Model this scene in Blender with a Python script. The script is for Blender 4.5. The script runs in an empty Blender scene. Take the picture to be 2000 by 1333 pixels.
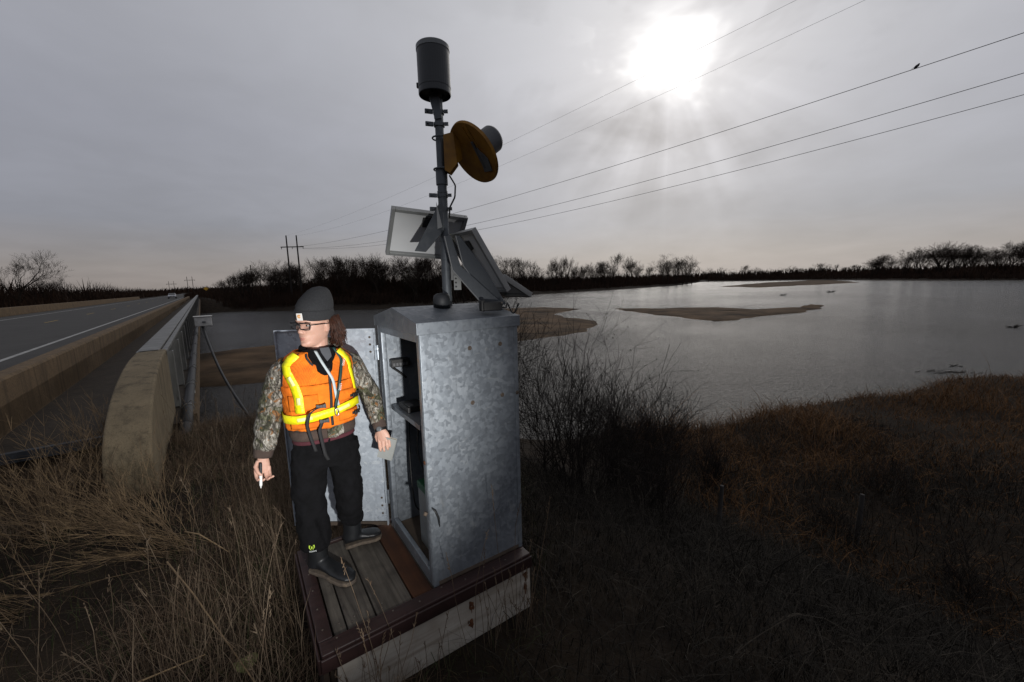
import bpy, bmesh, math, random
import numpy as np
from mathutils import Vector, Matrix

SC = bpy.context.scene
COL = SC.collection
RNG = np.random.default_rng(7)
random.seed(7)

# ------------------------------------------------------------------ camera
EYE = np.array([0.0, 0.0, 1.72])
pit, rol = math.radians(8.2), math.radians(1.45)
f_ = np.array([0, math.cos(pit), -math.sin(pit)])
r0 = np.array([1.0, 0, 0]); u0 = np.cross(r0, f_)
r_ = math.cos(rol) * r0 - math.sin(rol) * u0
u_ = math.sin(rol) * r0 + math.cos(rol) * u0
cam = bpy.data.objects.new('camera', bpy.data.cameras.new('camera'))
COL.objects.link(cam)
cam.matrix_world = Matrix(((r_[0], u_[0], -f_[0], EYE[0]), (r_[1], u_[1], -f_[1], EYE[1]),
                           (r_[2], u_[2], -f_[2], EYE[2]), (0, 0, 0, 1)))
cam.data.sensor_width = 36.0
cam.data.lens = 14.0
cam.data.clip_start = 0.05
cam.data.clip_end = 12000
SC.camera = cam

# ------------------------------------------------------------------ world: overcast sky, sun veiled by cloud
SUN = Vector((0.321, 0.840, 0.437)).normalized()
SUN_EL = math.asin(SUN.z); SUN_AZ = math.atan2(SUN.x, SUN.y)
world = bpy.data.worlds.new("World"); SC.world = world; world.use_nodes = True
nt = world.node_tree; nt.nodes.clear()
class NT:
    """short hand for node trees"""
    def __init__(s, t): s.t = t
    def n(s, typ, **kw):
        nd = s.t.nodes.new(typ)
        for k, v in kw.items():
            setattr(nd, k, v)
        return nd
    def l(s, a, b): s.t.links.new(a, b)
    def put(s, sock, v):
        if hasattr(v, 'is_output') or isinstance(v, bpy.types.NodeSocket): s.l(v, sock)
        else: sock.default_value = v
    def math(s, op, a, b=0.0, c=None, clamp=False):
        nd = s.n('ShaderNodeMath', operation=op, use_clamp=clamp)
        s.put(nd.inputs[0], a); s.put(nd.inputs[1], b)
        if c is not None: s.put(nd.inputs[2], c)
        return nd.outputs[0]
    def vmath(s, op, a, b=None):
        nd = s.n('ShaderNodeVectorMath', operation=op)
        s.put(nd.inputs[0], a)
        if b is not None: s.put(nd.inputs[1], b)
        return nd
    def mix(s, fac, a, b, mode='MIX'):
        nd = s.n('ShaderNodeMix', data_type='RGBA', blend_type=mode)
        s.put(nd.inputs[0], fac); s.put(nd.inputs[6], a); s.put(nd.inputs[7], b)
        return nd.outputs[2]
    def noise(s, vec, scale=5.0, detail=4.0, rough=0.5, dist=0.0, dim='3D'):
        nd = s.n('ShaderNodeTexNoise', noise_dimensions=dim)
        if vec is not None: s.l(vec, nd.inputs['Vector'])
        nd.inputs['Scale'].default_value = scale; nd.inputs['Detail'].default_value = detail
        nd.inputs['Roughness'].default_value = rough; nd.inputs['Distortion'].default_value = dist
        return nd.outputs[0]
    def ramp(s, fac, stops):
        nd = s.n('ShaderNodeValToRGB'); s.put(nd.inputs[0], fac)
        e = nd.color_ramp.elements
        while len(e) < len(stops): e.new(0.5)
        for i, (p, c) in enumerate(stops):
            e[i].position = p; e[i].color = (*c, 1) if len(c) == 3 else c
        return nd.outputs[0]
    def mapr(s, v, a, b, c, d):
        nd = s.n('ShaderNodeMapRange'); s.put(nd.inputs[0], v)
        for i, q in enumerate((a, b, c, d)): nd.inputs[i + 1].default_value = q
        return nd.outputs[0]
W = NT(nt)
tc = W.n('ShaderNodeTexCoord')
dirv = W.vmath('NORMALIZE', tc.outputs['Generated']).outputs[0]
sep = W.n('ShaderNodeSeparateXYZ'); W.l(dirv, sep.inputs[0])
dz = W.math('MAXIMUM', sep.outputs[2], 0.0)
base = W.ramp(dz, [(0.0, (0.240, 0.205, 0.188)), (0.05, (0.245, 0.220, 0.212)), (0.13, (0.212, 0.220, 0.258)),
                   (0.30, (0.248, 0.257, 0.305)), (0.55, (0.325, 0.334, 0.378)), (1.0, (0.35, 0.35, 0.375))])
# cloud deck seen in perspective
den = W.math('ADD', dz, 0.16)
cx = W.math('DIVIDE', sep.outputs[0], den); cy = W.math('DIVIDE', sep.outputs[1], den)
cmb = W.n('ShaderNodeCombineXYZ'); W.l(cx, cmb.inputs[0]); W.l(cy, cmb.inputs[1])
deck = W.noise(cmb.outputs[0], 0.45, 4, 0.5, 0.3)
deck2 = W.noise(cmb.outputs[0], 1.9, 5, 0.55, 0.3)
dk = W.math('ADD', W.math('MULTIPLY', deck, 0.62), W.math('MULTIPLY', deck2, 0.38))
cl = W.mapr(dk, 0.36, 0.64, 0.84, 1.13)
# glow of the veiled sun
dot = W.vmath('DOT_PRODUCT', dirv, tuple(SUN)).outputs['Value']
ang = W.math('ARCCOSINE', W.math('MINIMUM', dot, 0.99999))
wz = W.n('ShaderNodeMapping'); wz.inputs['Scale'].default_value = (1, 1, 1.7); W.l(dirv, wz.inputs[0])
cn = W.noise(wz.outputs[0], 4.2, 4, 0.52, 0.3)
warp = W.mapr(cn, 0.36, 0.64, 0.5, 1.9)
a2 = W.math('MULTIPLY', ang, warp)
core = W.math('MULTIPLY', W.math('EXPONENT', W.math('MULTIPLY', W.math('POWER', W.math('DIVIDE', a2, 0.050), 2.0), -1.0)), 0.75)
veil = W.math('MULTIPLY', W.math('EXPONENT', W.math('MULTIPLY', ang, -1 / 0.60)), 0.47)
# shafts below the sun
rs = Vector((SUN.y, -SUN.x, 0)).normalized(); us = rs.cross(SUN)
px_ = W.vmath('DOT_PRODUCT', dirv, tuple(rs)).outputs['Value']; py_ = W.vmath('DOT_PRODUCT', dirv, tuple(us)).outputs['Value']
phi = W.math('ARCTAN2', px_, py_)
cphi = W.n('ShaderNodeCombineXYZ'); W.l(phi, cphi.inputs[0])
shaft = W.mapr(W.noise(cphi.outputs[0], 4.2, 2, 0.5), 0.35, 0.65, 0.91, 1.10)
shw = W.math('EXPONENT', W.math('MULTIPLY', W.math('POWER', W.math('DIVIDE', W.math('SUBTRACT', ang, 0.20), 0.13), 2.0), -1.0))
shw = W.math('MULTIPLY', shw, W.mapr(py_, -0.16, 0.05, 1.0, 0.0))
shf = W.math('ADD', 1.0, W.math('MULTIPLY', W.math('SUBTRACT', shaft, 1.0), shw))
lum = W.math('ADD', core, veil)
glow = W.mix(1.0, (1.0, 0.985, 0.95, 1), lum, 'MULTIPLY')
skyc = W.mix(1.0, base, cl, 'MULTIPLY')
skyc = W.mix(1.0, skyc, glow, 'ADD')
skyc = W.mix(1.0, skyc, shf, 'MULTIPLY')
# torn darker cloud round the sun
tear = W.math('MULTIPLY', W.mapr(cn, 0.46, 0.66, 0.0, 0.45), W.math('EXPONENT', W.math('MULTIPLY', W.math('POWER', W.math('DIVIDE', ang, 0.30), 2.0), -1.0)))
skyc = W.mix(1.0, skyc, W.math('SUBTRACT', 1.0, tear), 'MULTIPLY')
nis = W.n('ShaderNodeTexSky', sky_type='NISHITA', sun_disc=False)
nis.sun_elevation = SUN_EL; nis.sun_rotation = SUN_AZ; nis.air_density = 1.0; nis.dust_density = 3.0
bg1 = W.n('ShaderNodeBackground'); W.l(nis.outputs[0], bg1.inputs[0]); bg1.inputs[1].default_value = 0.05
bg2 = W.n('ShaderNodeBackground'); W.l(skyc, bg2.inputs[0]); bg2.inputs[1].default_value = 1.0
mx = W.n('ShaderNodeMixShader'); mx.inputs[0].default_value = 0.95
W.l(bg1.outputs[0], mx.inputs[1]); W.l(bg2.outputs[0], mx.inputs[2])
wo = W.n('ShaderNodeOutputWorld'); W.l(mx.outputs[0], wo.inputs[0])

sun = bpy.data.objects.new('sun', bpy.data.lights.new('sun', 'SUN')); COL.objects.link(sun)
sun.data.energy = 0.5; sun.data.angle = math.radians(40); sun.data.color = (1, 0.95, 0.88)
sun.rotation_euler = (-SUN).to_track_quat('-Z', 'Y').to_euler(); sun.location = (20, 50, 60)

# the photographer's hand-held flash, whose light the photograph shows on the person and the steel door
fl = bpy.data.objects.new('camera_flash', bpy.data.lights.new('camera_flash', 'SPOT')); COL.objects.link(fl)
fl.location = (0.36, 0.02, 0.98)
fl.data.energy = 470; fl.data.spot_size = math.radians(66); fl.data.spot_blend = 1.0
fl.data.shadow_soft_size = 0.03; fl.data.color = (1, 0.985, 0.96)
fl.rotation_euler = (Vector((-1.50, 2.33, 1.12)) - Vector(fl.location)).to_track_quat('-Z', 'Y').to_euler()

SC.view_settings.view_transform = 'Standard'; SC.view_settings.look = 'None'
SC.view_settings.exposure = 0.0; SC.view_settings.gamma = 1.0
SC.view_settings.use_curve_mapping = False
SC.cycles.max_bounces = 6; SC.cycles.diffuse_bounces = 2; SC.cycles.glossy_bounces = 3
SC.cycles.transparent_max_bounces = 6; SC.cycles.caustics_reflective = False; SC.cycles.caustics_refractive = False
SC.cycles.use_denoising = True

# ------------------------------------------------------------------ materials
MATS = {}
def mat(name, c1, c2=None, rough=0.75, metal=0.0, scale=6.0, detail=5.0, bump=0.0, bscale=40.0, spec=0.4,
        stretch=(1, 1, 1), tint=None, lo=0.35, hi=0.65, bdist=0.01):
    """noise-mottled principled material with fine relief"""
    if name in MATS: return MATS[name]
    m = bpy.data.materials.new(name); m.use_nodes = True; t = NT(m.node_tree)
    b = m.node_tree.nodes['Principled BSDF']
    co = t.n('ShaderNodeTexCoord'); mp = t.n('ShaderNodeMapping'); t.l(co.outputs['Object'], mp.inputs[0])
    mp.inputs['Scale'].default_value = stretch
    v = mp.outputs[0]
    if c2 is None: c2 = tuple(min(1, x * 0.7) for x in c1)
    fac = t.mapr(t.noise(v, scale, detail, 0.6), lo, hi, 0, 1)
    col = t.mix(fac, (*c1, 1), (*c2, 1))
    if tint:
        at = t.n('ShaderNodeAttribute', attribute_name='tint')
        col = t.mix(at.outputs['Fac'], col, (*tint, 1))
    t.l(col, b.inputs['Base Color'])
    b.inputs['Roughness'].default_value = rough; b.inputs['Metallic'].default_value = metal
    b.inputs['Specular IOR Level'].default_value = spec
    if bump:
        bn = t.n('ShaderNodeBump'); bn.inputs['Strength'].default_value = bump; bn.inputs['Distance'].default_value = bdist
        t.l(t.noise(v, bscale, 5, 0.6), bn.inputs['Height']); t.l(bn.outputs[0], b.inputs['Normal'])
    MATS[name] = m
    return m

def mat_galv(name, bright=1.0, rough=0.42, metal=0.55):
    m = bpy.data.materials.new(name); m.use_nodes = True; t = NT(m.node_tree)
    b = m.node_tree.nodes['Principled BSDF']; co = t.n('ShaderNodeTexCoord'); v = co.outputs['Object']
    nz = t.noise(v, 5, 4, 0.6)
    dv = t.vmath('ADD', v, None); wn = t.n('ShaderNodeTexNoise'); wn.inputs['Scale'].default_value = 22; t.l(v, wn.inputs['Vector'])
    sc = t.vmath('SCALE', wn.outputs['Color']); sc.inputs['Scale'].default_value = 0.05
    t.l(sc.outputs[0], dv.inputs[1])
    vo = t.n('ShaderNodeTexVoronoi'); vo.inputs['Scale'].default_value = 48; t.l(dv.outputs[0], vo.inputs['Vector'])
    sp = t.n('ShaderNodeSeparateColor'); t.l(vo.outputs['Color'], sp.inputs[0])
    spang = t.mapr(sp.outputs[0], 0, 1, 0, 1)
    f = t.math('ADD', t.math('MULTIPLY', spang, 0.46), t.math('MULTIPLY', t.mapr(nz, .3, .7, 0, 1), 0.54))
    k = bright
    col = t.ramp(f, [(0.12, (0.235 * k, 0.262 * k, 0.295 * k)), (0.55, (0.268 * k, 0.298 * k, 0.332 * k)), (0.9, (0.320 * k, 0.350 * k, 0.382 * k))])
    # chalky zinc-oxide blotches and streaks
    bl = t.mapr(t.noise(v, 13, 3, 0.5, 1.2), 0.62, 0.70, 0, 0.30)
    col = t.mix(bl, col, (0.52 * k, 0.54 * k, 0.54 * k, 1))
    st = t.n('ShaderNodeMapping'); st.inputs['Scale'].default_value = (16, 16, 1.1); t.l(v, st.inputs[0])
    ds = t.mapr(t.noise(st.outputs[0], 1.6, 4, 0.6), 0.56, 0.75, 0, 0.4)
    col = t.mix(ds, col, (0.12 * k, 0.125 * k, 0.13 * k, 1))
    t.l(col, b.inputs['Base Color'])
    b.inputs['Metallic'].default_value = metal
    t.l(t.mapr(spang, 0, 1, rough - .08, rough + .14), b.inputs['Roughness'])
    bn = t.n('ShaderNodeBump'); bn.inputs['Strength'].default_value = 0.12; bn.inputs['Distance'].default_value = 0.004
    t.l(t.noise(v, 26, 4, 0.6), bn.inputs['Height']); t.l(bn.outputs[0], b.inputs['Normal'])
    MATS[name] = m
    return m

def mat_concrete(name, c1, c2, dark, pebble=90):
    m = bpy.data.materials.new(name); m.use_nodes = True; t = NT(m.node_tree)
    b = m.node_tree.nodes['Principled BSDF']; co = t.n('ShaderNodeTexCoord'); v = co.outputs['Object']
    f = t.mapr(t.noise(v, 2.2, 6, 0.65), .35, .65, 0, 1)
    col = t.mix(f, (*c1, 1), (*c2, 1))
    st = t.n('ShaderNodeMapping'); st.inputs['Scale'].default_value = (5, 5, 0.35); t.l(v, st.inputs[0])
    ds = t.mapr(t.noise(st.outputs[0], 1.3, 5, 0.65), 0.5, 0.72, 0, 0.8)
    col = t.mix(ds, col, (*dark, 1))
    pb = t.noise(v, pebble, 3, 0.7)
    col = t.mix(t.mapr(pb, .52, .7, 0, .7), col, (*dark, 1))
    t.l(col, b.inputs['Base Color']); b.inputs['Roughness'].default_value = 0.9; b.inputs['Specular IOR Level'].default_value = 0.25
    bn = t.n('ShaderNodeBump'); bn.inputs['Strength'].default_value = 0.8; bn.inputs['Distance'].default_value = 0.011
    t.l(pb, bn.inputs['Height']); t.l(bn.outputs[0], b.inputs['Normal'])
    MATS[name] = m
    return m

def mat_wood(name, c1, c2, c3, axis, scale=1.0, rough=0.85):
    """weathered board: grain runs along the world direction AXIS"""
    m = bpy.data.materials.new(name); m.use_nodes = True; t = NT(m.node_tree)
    b = m.node_tree.nodes['Principled BSDF']; co = t.n('ShaderNodeTexCoord')
    a = Vector(axis).normalized(); mp = t.n('ShaderNodeMapping'); t.l(co.outputs['Object'], mp.inputs[0])
    mp.vector_type = 'TEXTURE'; mp.inputs['Rotation'].default_value = (0, 0, math.atan2(a.y, a.x) if a.z < .5 else 0)
    mp.inputs['Scale'].default_value = (1 / (1.6 * scale), 1 / (26 * scale), 1 / (26 * scale)) if a.z < .5 else (1 / (26 * scale), 1 / (26 * scale), 1 / (1.6 * scale))
    oi = t.n('ShaderNodeObjectInfo')
    ad = t.vmath('ADD', mp.outputs[0]); sc = t.n('ShaderNodeCombineXYZ')
    t.l(t.math('MULTIPLY', oi.outputs['Random'], 40.0), sc.inputs[0]); t.l(t.math('MULTIPLY', oi.outputs['Random'], 17.0), sc.inputs[1])
    t.l(sc.outputs[0], ad.inputs[1])
    g = t.noise(ad.outputs[0], 1.0, 7, 0.65, 0.6)
    col = t.ramp(g, [(0.28, c3), (0.47, c2), (0.66, c1)])
    big = t.noise(co.outputs['Object'], 7, 3, .5)
    col = t.mix(t.mapr(big, .4, .7, 0, .55), col, (*c3, 1))
    t.l(col, b.inputs['Base Color']); b.inputs['Roughness'].default_value = rough; b.inputs['Specular IOR Level'].default_value = 0.3
    bn = t.n('ShaderNodeBump'); bn.inputs['Strength'].default_value = 0.5; bn.inputs['Distance'].default_value = 0.004
    t.l(g, bn.inputs['Height']); t.l(bn.outputs[0], b.inputs['Normal'])
    MATS[name] = m
    return m

# ------------------------------------------------------------------ mesh helpers
def nrm(v):
    v = np.asarray(v, float); return v / (np.linalg.norm(v) + 1e-12)
class MB:
    """collects shapes into one mesh"""
    def __init__(s): s.v = []; s.f = []
    def add(s, verts, faces):
        o = len(s.v); s.v.extend([tuple(map(float, p)) for p in verts]); s.f.extend([tuple(i + o for i in q) for q in faces]); return s
    def box(s, c, hx, hy, hz):
        """c centre, hx/hy/hz half-extent vectors"""
        c, hx, hy, hz = (np.asarray(q, float) for q in (c, hx, hy, hz))
        V = [c + a * hx + b * hy + d * hz for d in (-1, 1) for b in (-1, 1) for a in (-1, 1)]
        s.add(V, [(0, 2, 3, 1), (4, 5, 7, 6), (0, 1, 5, 4), (2, 6, 7, 3), (0, 4, 6, 2), (1, 3, 7, 5)]); return s
    def bar(s, p, q, w, h, up=(0, 0, 1)):
        p, q = np.asarray(p, float), np.asarray(q, float); d = nrm(q - p); sd = nrm(np.cross(d, up)); u = np.cross(sd, d)
        return s.box((p + q) / 2, (q - p) / 2, sd * w / 2, u * h / 2)
    def ring_loft(s, rings, cap=True, closed=False):
        """rings: list of (n,3) arrays with equal n"""
        n = len(rings[0]); o = len(s.v)
        for R in rings: s.v.extend([tuple(map(float, p)) for p in R])
        m = len(rings)
        for i in range(m if closed else m - 1):
            for j in range(n):
                a = o + i * n + j; b = o + i * n + (j + 1) % n; i2 = (i + 1) % m
                s.f.append((a, b, o + i2 * n + (j + 1) % n, o + i2 * n + j))
        if cap and not closed:
            s.f.append(tuple(o + j for j in reversed(range(n)))); s.f.append(tuple(o + (m - 1) * n + j for j in range(n)))
        return s
    def tube(s, pts, rad, n=8, ref=(0, 0, 1), flat=1.0, cap=True):
        """round or flattened tube along pts; rad number or list; flat scales the second axis"""
        P = [np.asarray(p, float) for p in pts]
        if not hasattr(rad, '__len__'): rad = [rad] * len(P)
        rings = []
        ca = np.cos(np.arange(n) * 2 * math.pi / n)[:, None]; sa = np.sin(np.arange(n) * 2 * math.pi / n)[:, None]
        a = None
        for i, p in enumerate(P):
            d = nrm((P[i + 1] if i + 1 < len(P) else p) - (P[i - 1] if i else p))
            if a is None:
                rf = np.asarray(ref, float)
                if abs(d @ nrm(rf)) > 0.95: rf = np.array([1.0, 0, 0]) if abs(d[0]) < .9 else np.array([0, 1.0, 0])
                a = nrm(np.cross(d, rf))
            else: a = nrm(a - d * (a @ d))
            b = np.cross(d, a)
            rings.append(p + rad[i] * (ca * a + flat * sa * b))
        return s.ring_loft(rings, cap)
    def lathe(s, base, axis, prof, n=24, cap=True):
        """prof: list of (radius, height along axis)"""
        base = np.asarray(base, float); ax = nrm(axis); rf = np.array([1., 0, 0]) if abs(ax[0]) < .8 else np.array([0, 1., 0])
        a = nrm(np.cross(ax, rf)); b = np.cross(ax, a); t = np.arange(n) * 2 * math.pi / n
        rings = [base + ax * h + max(r, 1e-4) * (np.cos(t)[:, None] * a + np.sin(t)[:, None] * b) for r, h in prof]
        return s.ring_loft(rings, cap)
    def ell(s, c, A, B, C, nu=14, nv=9):
        """ellipsoid with half-axis vectors A, B, C"""
        c, A, B, C = (np.asarray(q, float) for q in (c, A, B, C)); t = np.arange(nu) * 2 * math.pi / nu
        rings = []
        for k in range(nv):
            ph = -math.pi / 2 + math.pi * (k + .5) / nv
            rings.append(c + math.sin(ph) * C + math.cos(ph) * (np.cos(t)[:, None] * A + np.sin(t)[:, None] * B))
        return s.ring_loft(rings)
    def prism(s, poly, ext):
        P = [np.asarray(p, float) for p in poly]; e = np.asarray(ext, float); n = len(P)
        s.add(P + [p + e for p in P], [tuple(reversed(range(n))), tuple(range(n, 2 * n))] + [(i, (i + 1) % n, n + (i + 1) % n, n + i) for i in range(n)])
        return s
    def mesh(s, name, smooth=False):
        me = bpy.data.meshes.new(name); me.from_pydata(s.v, [], s.f); me.validate()
        bm = bmesh.new(); bm.from_mesh(me); bmesh.ops.recalc_face_normals(bm, faces=bm.faces); bm.to_mesh(me); bm.free()
        if smooth: me.polygons.foreach_set('use_smooth', [True] * len(me.polygons))
        me.update(); return me

def tag(o, label=None, cat=None, group=None, kind=None):
    if label: o['label'] = label
    if cat: o['category'] = cat
    if group: o['group'] = group
    if kind: o['kind'] = kind
    return o
def obj(name, mb, m, parent=None, smooth=False, bevel=0.0, label=None, cat=None, group=None, kind=None, seg=2):
    me = mb.mesh(name, smooth or bevel > 0) if isinstance(mb, MB) else mb
    o = bpy.data.objects.new(name, me); COL.objects.link(o)
    if m is not None and not me.materials: me.materials.append(m)
    if parent is not None:
        o.parent = parent                       # all part meshes are in world coordinates
        if parent.parent is None: o.matrix_parent_inverse = Matrix.Translation(-parent.location)
    if bevel:
        b = o.modifiers.new('bevel', 'BEVEL'); b.width = bevel; b.segments = seg; b.limit_method = 'ANGLE'; b.angle_limit = math.radians(40)
        w = o.modifiers.new('wn', 'WEIGHTED_NORMAL'); w.keep_sharp = True
    elif smooth:
        pass
    return tag(o, label, cat, group, kind)
def empty(name, loc, label, cat, group=None):
    e = bpy.data.objects.new(name, None); COL.objects.link(e); e.location = loc; e.empty_display_size = 0.1
    return tag(e, label, cat, group)
def fast_mesh(name, V, F, attr=None, m=None):
    """big mesh from numpy arrays; F is (n,3) or (n,4)"""
    V = np.asarray(V, np.float32); F = np.asarray(F, np.int32); k = F.shape[1]
    me = bpy.data.meshes.new(name); me.vertices.add(len(V)); me.vertices.foreach_set('co', V.ravel())
    me.loops.add(F.size); me.loops.foreach_set('vertex_index', F.ravel())
    me.polygons.add(len(F)); me.polygons.foreach_set('loop_start', np.arange(0, F.size, k, dtype=np.int32))
    me.polygons.foreach_set('loop_total', np.full(len(F), k, np.int32))
    if attr is not None:
        a = me.attributes.new('tint', 'FLOAT', 'POINT'); a.data.foreach_set('value', np.asarray(attr, np.float32))
    me.update(calc_edges=True)
    if m: me.materials.append(m)
    return me
def copy_tree(o, parent=None):
    c = o.copy(); COL.objects.link(c); c.parent = parent
    for ch in list(o.children): copy_tree(ch, c)
    return c
def text_mesh(txt, size, ext=0.0006):
    cu = bpy.data.curves.new('lettering', 'FONT'); cu.body = txt; cu.size = size; cu.extrude = ext; cu.align_x = 'CENTER'; cu.align_y = 'CENTER'
    cu.resolution_u = 2
    ob = bpy.data.objects.new('lettering', cu); COL.objects.link(ob)
    dg = bpy.context.evaluated_depsgraph_get(); me = bpy.data.meshes.new_from_object(ob.evaluated_get(dg))
    bpy.data.objects.remove(ob); return me
def put_text(name, txt, size, pos, xdir, ydir, m, parent, ext=0.0006):
    me = text_mesh(txt, size, ext); x = nrm(xdir); y = nrm(ydir); z = np.cross(x, y)
    me.transform(Matrix(((x[0], y[0], z[0], pos[0]), (x[1], y[1], z[1], pos[1]), (x[2], y[2], z[2], pos[2]), (0, 0, 0, 1))))
    return obj(name, me, m, parent)
def remesh(mb, voxel, smooth_it=4, noise=0.0, nscale=0.06, fac=0.5):
    """union of all shapes in MB as one continuous skin"""
    me = mb.mesh('tmp'); o = bpy.data.objects.new('tmp', me); COL.objects.link(o)
    r = o.modifiers.new('r', 'REMESH'); r.mode = 'VOXEL'; r.voxel_size = voxel
    if smooth_it:
        s = o.modifiers.new('s', 'SMOOTH'); s.iterations = smooth_it; s.factor = fac
    if noise:
        tx = bpy.data.textures.new('cl', 'CLOUDS'); tx.noise_scale = nscale; tx.noise_depth = 2
        d = o.modifiers.new('d', 'DISPLACE'); d.texture = tx; d.strength = noise; d.mid_level = 0.5
    dg = bpy.context.evaluated_depsgraph_get(); out = bpy.data.meshes.new_from_object(o.evaluated_get(dg))
    bpy.data.objects.remove(o); out.polygons.foreach_set('use_smooth', [True] * len(out.polygons)); out.update()
    return out
def smooth01(x, a, b):
    t = np.clip((x - a) / (b - a), 0, 1); return t * t * (3 - 2 * t)
def vnoise(x, y, s, seed=0):
    """cheap smooth value noise"""
    x = np.asarray(x, float) / s; y = np.asarray(y, float) / s
    xi = np.floor(x); yi = np.floor(y); fx = x - xi; fy = y - yi
    def hsh(a, b):
        q = np.sin(a * 127.1 + b * 311.7 + seed * 74.7) * 43758.5453; return q - np.floor(q)
    fx = fx * fx * (3 - 2 * fx); fy = fy * fy * (3 - 2 * fy)
    return (hsh(xi, yi) * (1 - fx) + hsh(xi + 1, yi) * fx) * (1 - fy) + (hsh(xi, yi + 1) * (1 - fx) + hsh(xi + 1, yi + 1) * fx) * fy

# frames: the bridge runs along RD, LAT is sideways to the river side; the platform has axes E1, E2
RD = np.array([-0.6107, 0.7918, 0]); LN = np.array([0.7918, 0.6107, 0])
def BR(lat, al, z): return LN * lat + RD * al + np.array([0, 0, z])
PB = np.array([-0.930, 1.639, 0]); E1 = np.array([0.827, 0.562, 0]); E2 = np.array([-0.562, 0.827, 0]); UZ = np.array([0, 0, 1.0])
def LP(a, b, z): return PB + E1 * a + E2 * b + UZ * z
def lbox(mb, a0, a1, b0, b1, z0, z1):
    return mb.box(LP((a0 + a1) / 2, (b0 + b1) / 2, (z0 + z1) / 2), E1 * (a1 - a0) / 2, E2 * (b1 - b0) / 2, UZ * (z1 - z0) / 2)
def bbox(mb, l0, l1, a0, a1, z0, z1):
    return mb.box(BR((l0 + l1) / 2, (a0 + a1) / 2, (z0 + z1) / 2), LN * (l1 - l0) / 2, RD * (a1 - a0) / 2, UZ * (z1 - z0) / 2)
# ------------------------------------------------------------------ terrain and river
WATER = -4.5
RIVER = np.array([(-249, -167), (-59.6, -20.8), (-13, 14), (-6, 13.6), (1, 13.4), (6, 14.4), (8, 15.3), (10.4, 16.3), (14.5, 17.6), (18.5, 18.7), (22, 20.0), (24, 19.3), (27, 19.4), (36, 21), (55, 26), (90, 37), (170, 62), (340, 110),
                  (760, 300), (760, 420), (332, 262), (345, 330), (388, 433), (452, 640), (390, 820), (180, 425), (60, 270), (15, 222), (-12, 150), (-38, 112), (-88, 120),
                  (-170, 57), (-328, -65)], float)
def river_sd(x, y):
    """signed distance to the river outline, positive on land"""
    x = np.asarray(x, float).ravel(); y = np.asarray(y, float).ravel()
    d = np.full(len(x), 1e9); ins = np.zeros(len(x), bool); n = len(RIVER)
    for i in range(n):
        x0, y0 = RIVER[i]; x1, y1 = RIVER[(i + 1) % n]; ex, ey = x1 - x0, y1 - y0
        t = np.clip(((x - x0) * ex + (y - y0) * ey) / (ex * ex + ey * ey), 0, 1)
        d = np.minimum(d, np.hypot(x - x0 - t * ex, y - y0 - t * ey))
        c = ((y0 > y) != (y1 > y)); ins ^= c & (x < (x1 - x0) * (y - y0) / (y1 - y0 + 1e-12) + x0)
    return np.where(ins, -d, d)
def height(x, y):
    shp = np.shape(x); x = np.asarray(x, float).ravel(); y = np.asarray(y, float).ravel()
    lat = x * LN[0] + y * LN[1]; al = x * RD[0] + y * RD[1]
    wob = (vnoise(x, y, 7, 1) - .5) * 2.2 + (vnoise(x, y, 2.1, 2) - .5) * 0.8
    sd = river_sd(x, y) + wob * np.clip(np.hypot(x, y) / 14, 0, 1)
    near = (np.hypot(x, y) < 120) & (al < 80)
    bench = np.where(near, WATER + 1.35 * smooth01(sd, -0.6, 2.2) + 0.45 * smooth01(sd, 2, 14),
                     WATER + 1.6 * smooth01(sd, -1, 5) + 1.5 * smooth01(sd, 5, 40))
    bench = np.where(sd < 0, np.maximum(WATER - 0.1 + sd * 0.25, WATER - 2.0), bench)
    bench = bench + np.where(sd > 1.5, (vnoise(x, y, 5, 3) - .5) * 0.7 + (vnoise(x, y, 1.6, 4) - .5) * 0.25, 0)
    plat = -0.40 + (vnoise(x, y, 1.7, 5) - .5) * 0.10 + (vnoise(x, y, .6, 6) - .5) * 0.05
    plat = plat - 0.22 * smooth01(-lat, 0.2, 2.2) + 0.45 * smooth01(-lat, 2.8, 3.6)
    e = (1 - smooth01(lat, 1.25, 8.5)) * (1 - smooth01(al, 7.2, 14.5))
    h = bench + (plat - bench) * e
    # road embankment beyond the far abutment, and on the far side
    e2 = smooth01(al, 142, 152) * (1 - smooth01(lat, 0.5, 8)) * smooth01(lat, -26, -17)
    h = h + (-0.12 - h) * e2
    return h.reshape(shp)
def axis_pts(n, far, near):
    t = np.linspace(-1, 1, n); k = 7.2
    return np.sinh(k * t) / math.sinh(k) * far
gx = axis_pts(330, 4000, 0) + 1.5; gy = axis_pts(330, 4000, 0) + 4.0
GX, GY = np.meshgrid(gx, gy, indexing='ij'); GZ = height(GX, GY)
n0, n1 = GX.shape; idx = np.arange(n0 * n1).reshape(n0, n1)
F = np.stack([idx[:-1, :-1], idx[1:, :-1], idx[1:, 1:], idx[:-1, 1:]], -1).reshape(-1, 4)
m_ground = mat('soil', (0.026, 0.019, 0.013), (0.011, 0.008, 0.006), rough=1.0, scale=1.4, detail=8, bump=0.8, bscale=9, spec=0.1, bdist=0.05)
me = fast_mesh('ground', np.stack([GX, GY, GZ], -1).reshape(-1, 3), F, None, m_ground)
me.polygons.foreach_set('use_smooth', [True] * len(me.polygons))
tag(obj('ground', me, None), kind='structure')

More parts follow.
